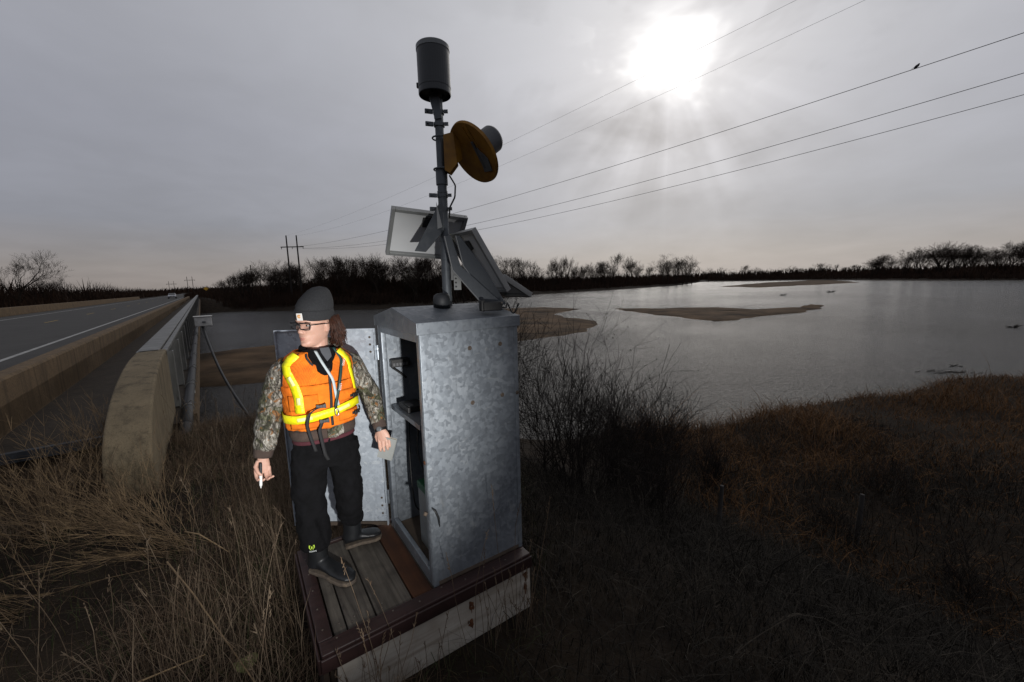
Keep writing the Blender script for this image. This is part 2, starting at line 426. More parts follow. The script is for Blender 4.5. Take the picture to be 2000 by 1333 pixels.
def water_mat():
    m = bpy.data.materials.new('river_water'); m.use_nodes = True; t = NT(m.node_tree); b = m.node_tree.nodes['Principled BSDF']
    b.inputs['Base Color'].default_value = (0.020, 0.019, 0.017, 1); b.inputs['Roughness'].default_value = 0.14; b.inputs['IOR'].default_value = 1.333
    co = t.n('ShaderNodeTexCoord'); mp = t.n('ShaderNodeMapping'); t.l(co.outputs['Object'], mp.inputs[0])
    mp.inputs['Rotation'].default_value = (0, 0, 0.5); mp.inputs['Scale'].default_value = (1.0, 2.2, 1)
    a = t.noise(mp.outputs[0], 3.4, 4, 0.6, 0.4); c = t.noise(co.outputs['Object'], 0.45, 3, 0.5)
    calm = t.mapr(t.noise(co.outputs['Object'], 0.035, 3, 0.55, 0.5), 0.38, 0.62, 0.60, 1.0)
    h = t.math('ADD', t.math('MULTIPLY', a, calm), t.math('MULTIPLY', c, 0.6))
    bn = t.n('ShaderNodeBump'); bn.inputs['Strength'].default_value = 0.85; bn.inputs['Distance'].default_value = 0.27
    t.l(h, bn.inputs['Height']); t.l(bn.outputs[0], b.inputs['Normal'])
    return m
w = MB(); w.add([(-900, -500, WATER), (1500, -500, WATER), (1500, 1600, WATER), (-900, 1600, WATER)], [(0, 1, 2, 3)])
tag(obj('river_water', w, water_mat()), kind='structure')

m_sand = mat('wet_sand', (0.122, 0.080, 0.048), (0.032, 0.023, 0.015), rough=0.95, scale=0.22, detail=8, bump=0.6, bscale=2.5, spec=0.08, bdist=0.05)
BARS = [[(-32.5, 37.2), (-31.7, 39.3), (-29.6, 42.1), (-26.8, 44.9), (-24.1, 46.5), (-20.8, 45.9), (-17.8, 37.8), (-15.6, 26.9), (-17.8, 26.0), (-20.9, 25.5), (-22.6, 25.1), (-30, 28)],
        [(-13.5, 112.5), (-2.4, 100.9), (8.2, 103.0), (16.9, 93.0), (9.0, 81.1), (9.4, 68.8), (12.8, 65.8), (13.4, 58.8), (10.6, 50.9), (6.1, 46.6), (0.5, 42.1), (-5.0, 38.3), (-8.5, 47.1)],
        [(22.9, 90.6), (30.5, 87.5), (39.5, 87.4), (46.0, 82.9), (48.6, 75.3), (55.7, 77.1), (61.3, 78.1), (51.6, 70.1), (41.5, 64.2), (34.0, 59.8), (29.8, 57.6), (27.9, 65.3), (24.4, 78.5)],
        [(58.7, 81.0), (66.0, 87.5), (65.7, 83.5), (60.7, 78.4)],
        [(161.6, 301.1), (217.1, 367.9), (277.3, 432.7), (430.7, 570.3), (369.5, 451.0), (286.8, 331.8), (237.6, 299.1), (185.5, 263.1), (152.0, 246.7)]]
BLAB = ['low brown sandbar beside the bridge behind the person', 'wet sandbar with a dark pool just right of the steel shelter', 'long pointed sandbar lying in mid river',
        'tiny sand spit off the tip of the mid river bar', 'distant flat sandbar near the far shore']
for bi, poly in enumerate(BARS):
    P = np.array(poly); out = []
    for i in range(len(P)):
        a, b = P[i], P[(i + 1) % len(P)]; m_ = max(2, int(np.hypot(*(b - a)) / (1.2 if bi < 4 else 6)))
        for k in range(m_): out.append(a + (b - a) * k / m_)
    O = np.array(out); c = O.mean(0); sc_ = np.hypot(*(O - c).T).mean()
    O = O + (np.stack([vnoise(O[:, 0], O[:, 1], sc_ * .16, 9), vnoise(O[:, 0], O[:, 1], sc_ * .16, 10)], 1) - .5) * sc_ * 0.10
    rings = []
    for s, z in ((1.03, -0.15), (1.0, -0.02), (0.965, 0.05), (0.88, 0.10), (0.7, 0.16), (0.45, 0.17), (0.2, 0.14), (0.02, 0.12)):
        R = c + (O - c) * s; zz = WATER + (z * (1.5, 1.4, 1.8, 1.2, 5.0)[bi] if z > 0 else z) + (vnoise(R[:, 0], R[:, 1], sc_ * .22, 12) - .62) * 0.34 * smooth01(1 - s, 0.02, .2)
        rings.append(np.column_stack([R, zz]))
    tag(obj('sandbar', MB().ring_loft(rings), m_sand, smooth=True), kind='structure', label=BLAB[bi])

# ------------------------------------------------------------------ road and bridge
m_road = mat('road_surface', (0.046, 0.044, 0.041), (0.034, 0.032, 0.030), rough=0.85, scale=0.7, detail=9, bump=0.3, bscale=60, spec=0.3)
m_paint = mat('road_paint', (0.36, 0.36, 0.35), (0.24, 0.24, 0.23), rough=0.8, scale=3, spec=0.2)
m_yel = mat('yellow_road_paint', (0.34, 0.22, 0.03), (0.20, 0.13, 0.03), rough=0.8, scale=3)
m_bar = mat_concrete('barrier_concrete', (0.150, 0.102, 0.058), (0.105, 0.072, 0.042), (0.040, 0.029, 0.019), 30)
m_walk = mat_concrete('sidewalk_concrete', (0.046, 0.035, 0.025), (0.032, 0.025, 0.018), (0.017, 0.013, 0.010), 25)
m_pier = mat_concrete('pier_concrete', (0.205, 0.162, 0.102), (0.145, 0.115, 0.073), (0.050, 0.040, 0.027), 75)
m_alu = mat('rail_aluminium', (0.165, 0.165, 0.158), (0.085, 0.085, 0.080), rough=0.5, metal=0.45, scale=4, stretch=(1, 1, .3))
m_pipe = mat('black_pipe', (0.020, 0.021, 0.023), (0.013, 0.013, 0.015), rough=0.6, scale=6)
m_steel = mat('grey_steel', (0.16, 0.17, 0.18), (0.10, 0.11, 0.12), rough=0.5, metal=0.4, scale=8)

def strip(l0, l1, a0, a1, z, m, name, kind='structure', n=1, label=None):
    s = MB(); A = np.linspace(a0, a1, n + 1)
    for k in range(n): 
        o = [BR(l0, A[k], z), BR(l1, A[k], z), BR(l1, A[k + 1], z), BR(l0, A[k + 1], z)]; s.add(o, [(0, 1, 2, 3)])
    return tag(obj(name, s, m), kind=kind, label=label)
strip(-13.5, -3.1, -30, 2500, 0.0, m_road, 'road')
strip(-4.53, -4.39, -30, 1500, 0.005, m_paint, 'road_edge_line', label='solid white edge line along the near side of the road')
strip(-11.7, -11.55, -30, 1500, 0.005, m_paint, 'road_edge_line', label='white edge line along the far side of the road')
for k in range(22): strip(-8.06, -7.94, 14 + 12 * k, 17 + 12 * k, 0.005, m_yel, 'road_centre_dash')

bridge = empty('road_bridge', BR(-3, 9, -0.45), 'long concrete road bridge with metal railing running across the river', 'bridge')
A0, A1 = 8.6, 152
s = MB(); bbox(s, -15.2, -2.7, 7, A1, -0.7, -0.02); obj('deck_slab', s, m_bar, bridge)
for l in (-14, -10.5, -7, -3.6): 
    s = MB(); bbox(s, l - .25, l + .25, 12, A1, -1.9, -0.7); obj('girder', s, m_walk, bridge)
# near barrier, in cast lengths with an open joint between them
L = 12.0; k = 0; a = 6.0
while a < A1:
    b = min(a + L, A1); s = MB()
    prof = [(-3.12, -0.02), (-2.70, -0.50), (-2.70, 0.36), (-2.74, 0.40), (-2.98, 0.40), (-3.02, 0.36)]
    prof = [(-2.70, -0.46), (-2.70, 0.36), (-2.74, 0.40), (-2.98, 0.40), (-3.02, 0.36), (-3.10, 0.10), (-3.12, -0.06), (-3.12, -0.46)]
    s.prism([BR(l, a, z) for l, z in prof], RD * (b - a - 0.015)); obj('barrier', s, m_bar, bridge)
    s = MB(); prof2 = [(-13.52, -0.06), (-13.52, 0.1), (-13.62, 0.70), (-13.66, 0.74), (-13.9, 0.74), (-13.94, 0.7), (-13.94, -0.06)]
    s.prism([BR(l, a, z) for l, z in prof2], RD * (b - a - 0.015)); obj('parapet', s, m_bar, bridge)
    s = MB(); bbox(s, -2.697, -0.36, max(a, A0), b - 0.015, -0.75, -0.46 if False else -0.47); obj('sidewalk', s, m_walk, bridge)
    s = MB(); bbox(s, -1.05, -0.36, max(a, A0 + .3), b - 0.015, -0.80, -0.60); 
    a = b
# bluish steel joint plate at the end of the sidewalk
s = MB(); bbox(s, -2.69, -1.02, A0 - 0.10, A0 - 0.004, -0.60, -0.452); obj('joint_plate', s, mat('dull_blue_steel', (0.050, 0.056, 0.066), (0.034, 0.038, 0.045), rough=.8), bridge, bevel=0.006)
s = MB(); bbox(s, -2.69, -1.02, A0 - 0.02, A0 - 0.003, -0.95, -0.604); obj('joint_seal', s, m_walk, bridge)
# end pier of the railing, its top sweeping down towards the camera
cv = [(9.55, 0.70)]
for k in range(0, 13):
    t = k / 12 * math.pi / 2 * 0.93; cv.append((8.95 - 3.25 * math.sin(t) / math.sin(math.pi / 2 * .93), 0.70 - 0.74 * (1 - math.cos(t)) / (1 - math.cos(math.pi / 2 * .93))))
cv += [(5.66, -0.10), (5.72, -1.1), (9.55, -1.1)]
s = MB(); s.prism([BR(-1.0, a, z) for a, z in cv], LN * 0.40); obj('end_pier', s, m_pier, bridge, bevel=0.03, seg=3, label='tan concrete end pier sweeping down to a blunt nose')
# railing: flat top beam on H-section posts
s = MB(); bbox(s, -1.00, -0.70, 9.40, 150, 0.655, 0.70); obj('top_rail', s, m_alu, bridge, bevel=0.008)
s = MB(); bbox(s, -0.685, -0.60, 9.35, 150, 0.60, 0.67); obj('back_channel', s, m_alu, bridge, bevel=0.006)
s = MB(); bbox(s, -0.92, -0.80, 9.56, 150, 0.20, 0.28); obj('middle_rail', s, m_alu, bridge, bevel=0.006)
def post_mesh():
    s = MB()
    bbox(s, -0.115, 0.115, -0.006, 0.006, 0.03, 1.22)
    bbox(s, -0.13, -0.112, -0.10, 0.10, 0.03, 1.22); bbox(s, 0.112, 0.13, -0.10, 0.10, 0.03, 1.22)
    bbox(s, -0.17, 0.17, -0.14, 0.14, 0.0, 0.028)
    return s.mesh('post')
pm = post_mesh()
for k in range(36):
    o = obj('post', pm, m_alu, bridge); o.location = Vector(BR(-0.66, 9.9 + 2.3 * k + (0 if k < 18 else (k - 17) * 1.8), -0.60))
s = MB(); bbox(s, -1.02, -0.30, 9.6, 150, -0.95, -0.601); obj('kerb_beam', s, m_bar, bridge)
# piers in the water
for al in (26, 44, 62, 80, 98, 116, 134):
    s = MB()
    for l in (-13, -9, -5, -2): s.lathe(BR(l, al, -6.6), UZ, [(0.35, 0), (0.35, 5.0)], 12)
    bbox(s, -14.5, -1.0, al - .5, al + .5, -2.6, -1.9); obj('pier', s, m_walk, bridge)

# conduit pipe along the outside of the railing, gauge box, hose
cond = empty('conduit_pipe', BR(-0.38, 9, -0.55), 'black conduit pipe strapped along the outer side of the bridge railing', 'pipe')
s = MB(); s.tube([BR(-0.42, a, -0.46 + 0.02 * math.sin(a * .4)) for a in np.linspace(8.3, 46, 30)], 0.085, 12); obj('pipe', s, m_pipe, cond, smooth=True)
s = MB(); s.tube([BR(-0.42, 8.3, -0.46), BR(-0.44, 7.9, -0.60), BR(-0.45, 7.3, -1.1)], 0.085, 12); obj('elbow', s, m_pipe, cond, smooth=True)
for a in (9.6, 11.9, 14.4, 17.2, 20.5, 25, 30):
    s = MB(); s.lathe(BR(-0.42, a - .03, -0.46 + 0.02 * math.sin(a * .4)), RD, [(0.088, 0), (0.097, 0), (0.097, .06), (0.088, .06)], 14)
    s.tube([BR(-0.42, a, -0.37), BR(-0.36, a, -.33), BR(-0.30, a + .05, -.40)], 0.008, 6); obj('clamp', s, m_alu, cond)
gb = empty('gauge_box', BR(-0.30, 27, -0.2), 'small white instrument box fixed outside the bridge railing', 'box')
m_white = mat('white_enamel', (0.62, 0.61, 0.58), (0.45, 0.44, 0.42), rough=0.5, scale=5)
s = MB(); bbox(s, -0.42, 0.32, 26.6, 27.1, -0.10, 0.38); obj('body', s, m_white, gb, bevel=0.03)
s = MB(); bbox(s, -0.46, 0.36, 26.56, 27.14, 0.383, 0.43); obj('lid', s, m_white, gb, bevel=0.012)
s = MB(); bbox(s, -0.10, 0.05, 26.55, 26.598, 0.08, 0.16); obj('latch', s, m_steel, gb, bevel=0.006)
hose = MB(); P0, P1 = BR(-0.1, 27, -0.15), np.array([-6.1, 9.1, -1.55])
pts = [P0 + (P1 - P0) * t + UZ * (-0.70 * math.sin(math.pi * t) * (1 - .35 * t)) for t in np.linspace(0, 1, 24)]
obj('hose', hose.tube(pts, [0.060 - .025 * t for t in np.linspace(0, 1, 24)], 10), m_pipe, smooth=True, label='thick black hose hanging from the bridge box down to the bank', cat='hose')
# litter on the kerb beam
s = MB(); 
for k in range(4): s.box(BR(-0.5 + .03 * k, 11.5 + .05 * k, -0.575), LN * .07, RD * .05 + UZ * .02 * (k - 1), UZ * .006)
obj('paper_scrap', remesh(s, 0.008, 2), m_white, label='crumpled white scrap lying on the bridge ledge beside the pipe', cat='litter')

# car coming over the bridge
def make_car(c, fwd):
    m_body = mat('silver_car_paint', (0.42, 0.43, 0.45), (0.38, 0.39, 0.41), rough=0.25, metal=0.3); m_gl = mat('dark_glass', (0.02, 0.022, 0.025), rough=0.08, spec=0.6)
    m_ty = mat('tyre_rubber', (0.02, 0.02, 0.02), rough=0.9); m_lamp = mat('lamp_glass', (0.75, 0.75, 0.72), (0.6, 0.6, 0.6), rough=0.15)
    fw = nrm(fwd); sd = np.cross(fw, UZ); c = np.asarray(c, float)
    car = empty('approaching_car', c, 'silver car coming towards the camera at the far end of the bridge', 'car')
    def pt(f, s_, z): return c + fw * f + sd * s_ + UZ * z
    secs = [(-2.2, .80, .45, .95), (-2.0, .86, .32, 1.0), (-0.9, .90, .28, 1.02), (0.8, .90, .28, 0.98), (1.7, .88, .3, .90), (2.15, .80, .38, .78)]
    s = MB(); s.ring_loft([np.array([pt(f, -w_, z0), pt(f, -w_, z1 - .12), pt(f, -w_ * .9, z1), pt(f, w_ * .9, z1), pt(f, w_, z1 - .12), pt(f, w_, z0)]) for f, w_, z0, z1 in secs])
    obj('body', s, m_body, car, bevel=0.05)
    s = MB(); s.ring_loft([np.array([pt(f, -w_, z0), pt(f, -w_ * .84, z1), pt(f, w_ * .84, z1), pt(f, w_, z0)]) for f, w_, z0, z1 in [(-1.9, .74, .99, 1.0), (-1.3, .78, .99, 1.42), (0.0, .78, .97, 1.46), (0.95, .76, .96, .98)]])
    cab = obj('cabin', s, m_body, car, bevel=0.04)
    s = MB(); s.prism([pt(0.98, -.66, 1.0), pt(0.98, .66, 1.0), pt(0.14, .58, 1.42), pt(0.14, -.58, 1.42)], fw * .03 + UZ * .03); obj('windscreen', s, m_gl, car)
    for q in (-1, 1):
        s = MB(); s.ell(pt(2.05, q * .62, .66), fw * .1, sd * .14, UZ * .08); obj('headlight', s, m_lamp, car, smooth=True)
        for f in (-1.35, 1.35):
            s = MB(); s.lathe(pt(f, q * .90, .32), sd * -q, [(.22, 0), (.31, 0), (.32, .04), (.32, .18), (.31, .22)], 18); wh = obj('wheel', s, m_ty, car)
            s = MB(); s.lathe(pt(f, q * .905, .32), sd * -q, [(.02, 0), (.20, 0.0), (.20, .02)], 14); obj('rim', s, m_alu, wh)
    s = MB(); s.box(pt(2.17, 0, .5), sd * .25, UZ * .06, fw * .01); obj('number_plate', s, m_white, car)
    s = MB(); s.box(pt(2.15, 0, .66), sd * .42, UZ * .07, fw * .015); obj('grille', s, m_ty, car)
make_car(BR(-6.3, 146, 0.0), -RD)
# small yellow road sign far off
m_sign = mat('yellow_sign_sheet', (0.75, 0.42, 0.03), (0.65, 0.36, 0.03), rough=0.4)
sg = empty('road_sign', BR(1.6, 172, -.2), 'tiny yellow diamond road sign beyond the bridge end', 'sign')
s = MB(); s.tube([BR(1.6, 172, -0.4), BR(1.6, 172, 2.9)], .04, 6); obj('post', s, m_steel, sg)
s = MB(); s.prism([BR(1.6, 171.9, 1.9), BR(2.3, 171.9, 2.6), BR(1.6, 171.9, 3.3), BR(.9, 171.9, 2.6)], RD * .02); obj('sign_plate', s, m_sign, sg)
V3_ = lambda *a: np.array(a, float)
# ------------------------------------------------------------------ platform
m_plank = mat_wood('grey_planks', (0.125, 0.110, 0.090), (0.078, 0.068, 0.056), (0.028, 0.024, 0.020), E2)
m_brown = mat_wood('brown_board', (0.075, 0.030, 0.013), (0.055, 0.022, 0.010), (0.028, 0.012, 0.007), E2, .6)
m_maroon = mat_wood('maroon_trim', (0.042, 0.022, 0.020), (0.030, 0.016, 0.015), (0.017, 0.010, 0.009), E1, .7, 0.42)
m_fascia = mat_wood('white_fascia', (0.46, 0.425, 0.37), (0.38, 0.35, 0.30), (0.21, 0.175, 0.135), E1, .5, 0.6)
m_dkwood = mat_wood('dark_wood', (0.06, 0.042, 0.028), (0.045, 0.032, 0.022), (0.02, 0.015, 0.012), (0, 0, 1))
m_rust = mat('rust', (0.13, 0.048, 0.015), (0.05, 0.02, 0.01), rough=0.9, scale=30)
m_nail = mat('nail_steel', (0.18, 0.16, 0.14), (0.1, 0.08, 0.06), rough=0.5, metal=0.5, scale=50)
plat = empty('wooden_platform', LP(0.6, 0.45, -0.45), 'weathered plank platform with maroon trim under the steel shelter', 'platform')
edges = [(0.072, 0.139), (0.139, 0.284), (0.284, 0.482)]
rr = random.Random(3)
for i, (a0, a1) in enumerate(edges):
    s = MB(); lbox(s, a0 + .004, a1 - .003, 0.094, 0.90, -0.045, -0.004 + rr.uniform(-.003, .002)); p = obj('plank', s, m_plank, plat, bevel=0.004)
    s = MB()
    for b in (0.14, 0.17, 0.48, 0.83): s.lathe(LP(a0 + .03 + rr.uniform(0, .02), b, -0.004), UZ, [(.0045, 0), (.004, .002)], 8)
    obj('nails', s, m_nail, p)
s = MB(); lbox(s, 0.486, 0.602, 0.094, 0.90, -0.045, -0.001); obj('brown_board', s, m_brown, plat, bevel=0.004, label='reddish brown board in front of the shelter sill')
s = MB(); lbox(s, 0.605, 1.235, 0.094, 0.90, -0.045, -0.008); obj('floor_board', s, m_plank, plat)
# trim boards: front, left, right, back, each with a dropped moulding
for nm, q in (('trim_board', (0.0, 1.224, 0.0, 0.088, -0.028, 0.012)), ('trim_board', (-0.002, 0.066, 0.092, 0.93, -0.028, 0.010)),
              ('trim_board', (1.2335, 1.237, 0.092, 0.93, -0.028, 0.010)), ('trim_board', (0.07, 1.236, 0.903, 0.93, -0.028, 0.010))):
    s = MB(); lbox(s, *q); t_ = obj(nm, s, m_maroon, plat, bevel=0.006)
s = MB(); lbox(s, -0.006, 1.226, -0.016, -0.002, -0.075, -0.002); obj('trim_moulding', s, m_maroon, plat, bevel=0.005)
s = MB(); lbox(s, -0.018, -0.004, 0.0, 0.93, -0.085, -0.004); obj('trim_moulding', s, m_maroon, plat, bevel=0.005)
s = MB()
for k in range(9): s.lathe(LP(0.08 + .14 * k, 0.055 + .012 * (-1) ** k, 0.0115), UZ, [(.005, 0), (.0045, .002)], 8)
for k in range(5): s.lathe(LP(0.03, 0.16 + .16 * k, 0.0095), UZ, [(.005, 0), (.0045, .002)], 8)
obj('trim_nails', s, m_nail, plat)
s = MB(); lbox(s, 0.062, 1.222, 0.004, 0.03, -0.37, -0.079); fa = obj('fascia_board', s, m_fascia, plat, bevel=0.004)
for a, z in ((0.79, -0.125), (0.785, -0.235), (1.185, -0.115), (1.18, -0.20)):
    s = MB(); s.lathe(LP(a, 0.003, z), -E2, [(.012, 0), (.012, .008), (.007, .012)], 6); obj('bolt', s, m_rust, fa)
    rq = random.Random(int(a * 1000 + z * -90)); s = MB()
    for k in range(9):                                             # rust run below each bolt: thin ragged flakes
        w_ = rq.uniform(.003, .010); x_ = rq.gauss(0, .009); y_ = rq.uniform(-.05, .014); h_ = rq.uniform(.006, .026)
        s.prism([LP(a + x_ + math.cos(t) * w_ * rq.uniform(.6, 1.2), 0.0037 - .0002 * k, z + y_ + math.sin(t) * h_ * rq.uniform(.7, 1.2)) for t in np.arange(9) * 2 * math.pi / 9], -E2 * .0003)
    obj('rust_stain', s, m_rust, fa, kind='stuff')
s = MB(); lbox(s, 0.004, 0.028, 0.03, 0.92, -0.36, -0.088); obj('side_board', s, m_dkwood, plat, bevel=0.004)
for a, b in ((0.035, 0.05), (0.035, 0.86), (1.2, 0.07), (1.2, 0.86)):
    s = MB(); lbox(s, a, a + .06, b, b + .06, -0.95, -0.05); obj('leg', s, m_dkwood, plat, bevel=0.004)

# ------------------------------------------------------------------ steel instrument shelter
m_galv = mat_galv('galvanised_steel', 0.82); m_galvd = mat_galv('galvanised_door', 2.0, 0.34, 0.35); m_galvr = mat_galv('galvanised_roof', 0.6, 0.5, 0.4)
m_blk = mat('black_plastic', (0.018, 0.018, 0.019), (0.012, 0.012, 0.012), rough=0.5, scale=10)
m_dirt = mat('dirty_steel', (0.10, 0.075, 0.055), (0.06, 0.045, 0.035), rough=0.8, scale=9)
sh = empty('instrument_shelter', LP(0.92, 0.47, 0), 'tall galvanised steel instrument shelter standing open on the platform', 'shelter')
a0, a1, b0, b1, ZT = 0.605, 1.233, 0.098, 0.850, 1.470
s = MB(); lbox(s, a0 + .002, a1, b0, b0 + .006, 0.002, ZT); sp_ = obj('side_panel', s, m_galv, sh, bevel=0.004, label='near side wall of the shelter with spangled zinc')
for a, z in ((0.90, 1.365), (1.105, 1.368), (0.905, 1.045), (1.11, 1.055), (0.62 + .6, 1.05)):
    s = MB(); s.lathe(LP(a, b0 + .001, z), -E2, [(.013, 0), (.013, .003), (.008, .005), (.007, .010)], 12); obj('bolt', s, m_dirt, sp_)
for q in ((a0 + .006, a0 + .034), (a1 - .030, a1 - .004)):
    s = MB(); lbox(s, q[0], q[1], b0 - .0022, b0 - .0002, 0.004, ZT - .006); obj('corner_seam', s, m_galv, sp_, bevel=.001)
s = MB(); lbox(s, a0 + .036, a1 - .032, b0 - .0020, b0 - .0002, 0.004, 0.030); obj('bottom_seam', s, m_dirt, sp_, bevel=.001)
s = MB(); lbox(s, a0, a1, b1 - .006, b1, 0.002, ZT); obj('side_panel', s, m_galv, sh)
s = MB(); lbox(s, a1 - .006, a1 - .0005, b0 + .007, b1 - .007, 0.002, ZT); obj('back_panel', s, m_galv, sh)
s = MB(); lbox(s, a0, a0 + .035, b0 + .007, b0 + .052, 0.002, ZT); obj('jamb', s, m_galv, sh, bevel=0.010, seg=3)
s = MB(); lbox(s, a0, a0 + .035, b1 - .062, b1 - .007, 0.002, ZT); obj('jamb', s, m_galv, sh, bevel=0.006)
s = MB(); lbox(s, a0 + .001, a0 + .035, b0 + .053, b1 - .063, ZT - .05, ZT); obj('header', s, m_galv, sh, bevel=0.004)
s = MB(); lbox(s, a0 + .001, a0 + .030, b0 + .053, b1 - .063, 0.002, 0.085); obj('sill', s, m_galv, sh, bevel=0.004)
s = MB(); lbox(s, a0 + .032, a1 - .01, b0 + .01, b1 - .01, 0.003, 0.012); obj('floor_plate', s, m_dirt, sh)
# roof cap, low gable with dropped skirt
rc_ = empty('roof_cap', LP(0.92, .47, ZT), None, None); rc_.parent = sh; rc_.matrix_parent_inverse = Matrix.Translation(-sh.location)
bpy.data.objects.remove(rc_)
ov, ra0, ra1, rb0, rb1, bm_ = .014, a0 - .016, a1 + .012, b0 - .012, b1 + .014, (b0 + b1) / 2
prof = [(rb0, ZT - .004), (rb0, ZT + .060), (bm_, ZT + .128), (rb1, ZT + .060), (rb1, ZT - .004), (rb1 - .006, ZT - .004), (rb1 - .006, ZT + .05), (bm_, ZT + .12), (rb0 + .006, ZT + .05), (rb0 + .006, ZT - .004)]
s = MB()
s.add([LP(a, b, z) for a in (ra0, ra1) for b, z in prof],
      [tuple((i, (i + 1) % 10, 10 + (i + 1) % 10, 10 + i)) for i in range(10)] +
      [(0, 1, 8, 9), (1, 2, 7, 8), (2, 3, 6, 7), (3, 4, 5, 6), (10, 19, 18, 11), (11, 18, 17, 12), (12, 17, 16, 13), (13, 16, 15, 14)])
for aa in (ra0 + .001, ra1 - .006):
    s.prism([LP(aa, rb0 + .003, ZT - .003), LP(aa, rb0 + .003, ZT + .058), LP(aa, bm_, ZT + .126), LP(aa, rb1 - .003, ZT + .058), LP(aa, rb1 - .003, ZT - .003)], E1 * .005)
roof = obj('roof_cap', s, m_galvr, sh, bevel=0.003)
s = MB(); lbox(s, a0 + .05, a1 - .02, b0 + .006, b0 + .010, ZT - .003, ZT - .001); obj('drip_strip', s, m_galvr, sh)
# door, swung open beyond the person
HP = LP(a0 - .004, b1 + .004, 0); dd = nrm(np.array([-0.9985, 0.03, 0])); dn = np.cross(UZ, dd); dn = dn if dn[1] < 0 else -dn
def DP(w_, d_, z): return HP + dd * w_ + dn * d_ + UZ * z
def dbox(s, w0, w1, d0, d1, z0, z1): return s.box(DP((w0 + w1) / 2, (d0 + d1) / 2, (z0 + z1) / 2), dd * (w1 - w0) / 2, dn * (d1 - d0) / 2, UZ * (z1 - z0) / 2)
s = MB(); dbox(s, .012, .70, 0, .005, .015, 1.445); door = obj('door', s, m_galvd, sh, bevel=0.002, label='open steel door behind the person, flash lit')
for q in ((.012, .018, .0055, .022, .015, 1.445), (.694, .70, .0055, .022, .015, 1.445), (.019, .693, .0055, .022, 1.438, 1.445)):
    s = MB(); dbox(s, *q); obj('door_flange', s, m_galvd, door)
s = MB(); dbox(s, .019, .693, .0055, .020, .015, .04); obj('door_flange', s, m_dirt, door)
for z in (1.385, 1.335, 1.285, .22, .16, .10):
    s = MB(); s.lathe(DP(.052, .0052, z), dn, [(.008, 0), (.008, .002), (.004, .004)], 10); obj('rivet', s, m_dirt, door)
for z in (1.28, .80, .23):
    s = MB(); s.tube([HP + dn * .012 + UZ * (z - .05), HP + dn * .012 + UZ * (z + .05)], .007, 8); dbox(s, .006, .028, .0055, .009, z - .05, z + .05); obj('hinge', s, m_galv, sh)
# latch handle and staple on the near jamb
s = MB(); s.tube([LP(a0 - .012, b0 + .012, .47), LP(a0 - .022, b0 + .012, .455)], .011, 10); obj('latch_boss', s, m_dirt, sh, smooth=True)
s = MB(); s.tube([LP(a0 + .012, b0 - .016, .50), LP(a0 + .03, b0 - .024, .475), LP(a0 + .045, b0 - .022, .43), LP(a0 + .05, b0 - .018, .375)], [.006, .012, .012, .005], 8, flat=.5); obj('latch_handle', s, m_blk, sh, smooth=True, label='black curved latch handle')
s = MB(); s.lathe(LP(a0 - .001, b0 + .02, .755), -E1, [(.012, 0), (.012, .004), (.006, .006)], 10); obj('latch_staple', s, m_rust, sh)
# shelf with instruments
s = MB(); lbox(s, a0 + .05, a1 - .02, b0 + .20, b1 - .02, .902, .906); lbox(s, a0 + .05, a0 + .054, b0 + .20, b1 - .02, .875, .902); obj('shelf', s, m_galv, sh)
m_grey = mat('grey_enamel', (0.10, 0.105, 0.11), (0.08, 0.08, 0.085), rough=0.5); m_ylw = mat('yellow_plastic', (0.45, 0.30, 0.02), (0.35, 0.22, 0.02), rough=0.5)
s = MB(); lbox(s, a0 + .07, a0 + .20, b1 - .30, b1 - .12, .908, .945); t_ = empty('data_logger', LP(a0 + .13, b1 - .2, .907), 'flat black data logger lying on the shelf inside the shelter', 'logger')
obj('case', s, m_blk, t_, bevel=0.004); s = MB(); lbox(s, a0 + .085, a0 + .12, b1 - .28, b1 - .2, .9455, .949); obj('keypad', s, m_grey, t_)
t_ = empty('chart_recorder', LP(a0 + .1, b1 - .1, 1.11), 'black chart recorder mounted on the inner wall above the shelf', 'recorder')
s = MB(); lbox(s, a0 + .06, a0 + .19, b1 - .06, b1 - .007, 1.17, 1.225); obj('case', s, m_blk, t_, bevel=0.004)
s = MB(); s.tube([LP(a0 + .07, b1 - .03, 1.17), LP(a0 + .13, b1 - .02, 1.12), LP(a0 + .17, b1 - .015, 1.08)], .008, 6); obj('bracket', s, m_blk, t_)
for k in range(5):
    s = MB(); lbox(s, a0 + .07 + .022 * k, a0 + .085 + .022 * k, b1 - .0615, b1 - .060, 1.18, 1.20); obj('key', s, m_grey, t_)
t_ = empty('float_reel', LP(a0 + .16, b0 + .35, .907), 'small yellow spool standing on the shelf inside the shelter', 'spool')
s = MB(); s.lathe(LP(a0 + .17, b0 + .38, .908), UZ, [(.03, 0), (.03, .01), (.02, .012), (.02, .07), (.03, .072), (.03, .085)], 14); obj('spool', s, m_ylw, t_)
s = MB(); s.lathe(LP(a0 + .17, b0 + .38, .922), UZ, [(.024, 0), (.024, .055)], 14); obj('cable_winding', s, m_blk, t_)
t_ = empty('battery_box', LP(a0 + .2, b0 + .4, .013), 'pale grey battery with green lid on the shelter floor', 'battery')
m_green = mat('green_plastic', (0.02, 0.10, 0.045), (0.015, 0.08, 0.035), rough=0.5)
s = MB(); lbox(s, a0 + .10, a0 + .28, b0 + .22, b0 + .44, .014, .40); obj('case', s, mat('pale_plastic', (0.30, 0.32, 0.31), (0.24, 0.25, 0.25), rough=.6), t_, bevel=.006)
s = MB(); lbox(s, a0 + .095, a0 + .285, b0 + .215, b0 + .445, .402, .45); obj('lid', s, m_green, t_, bevel=.008)
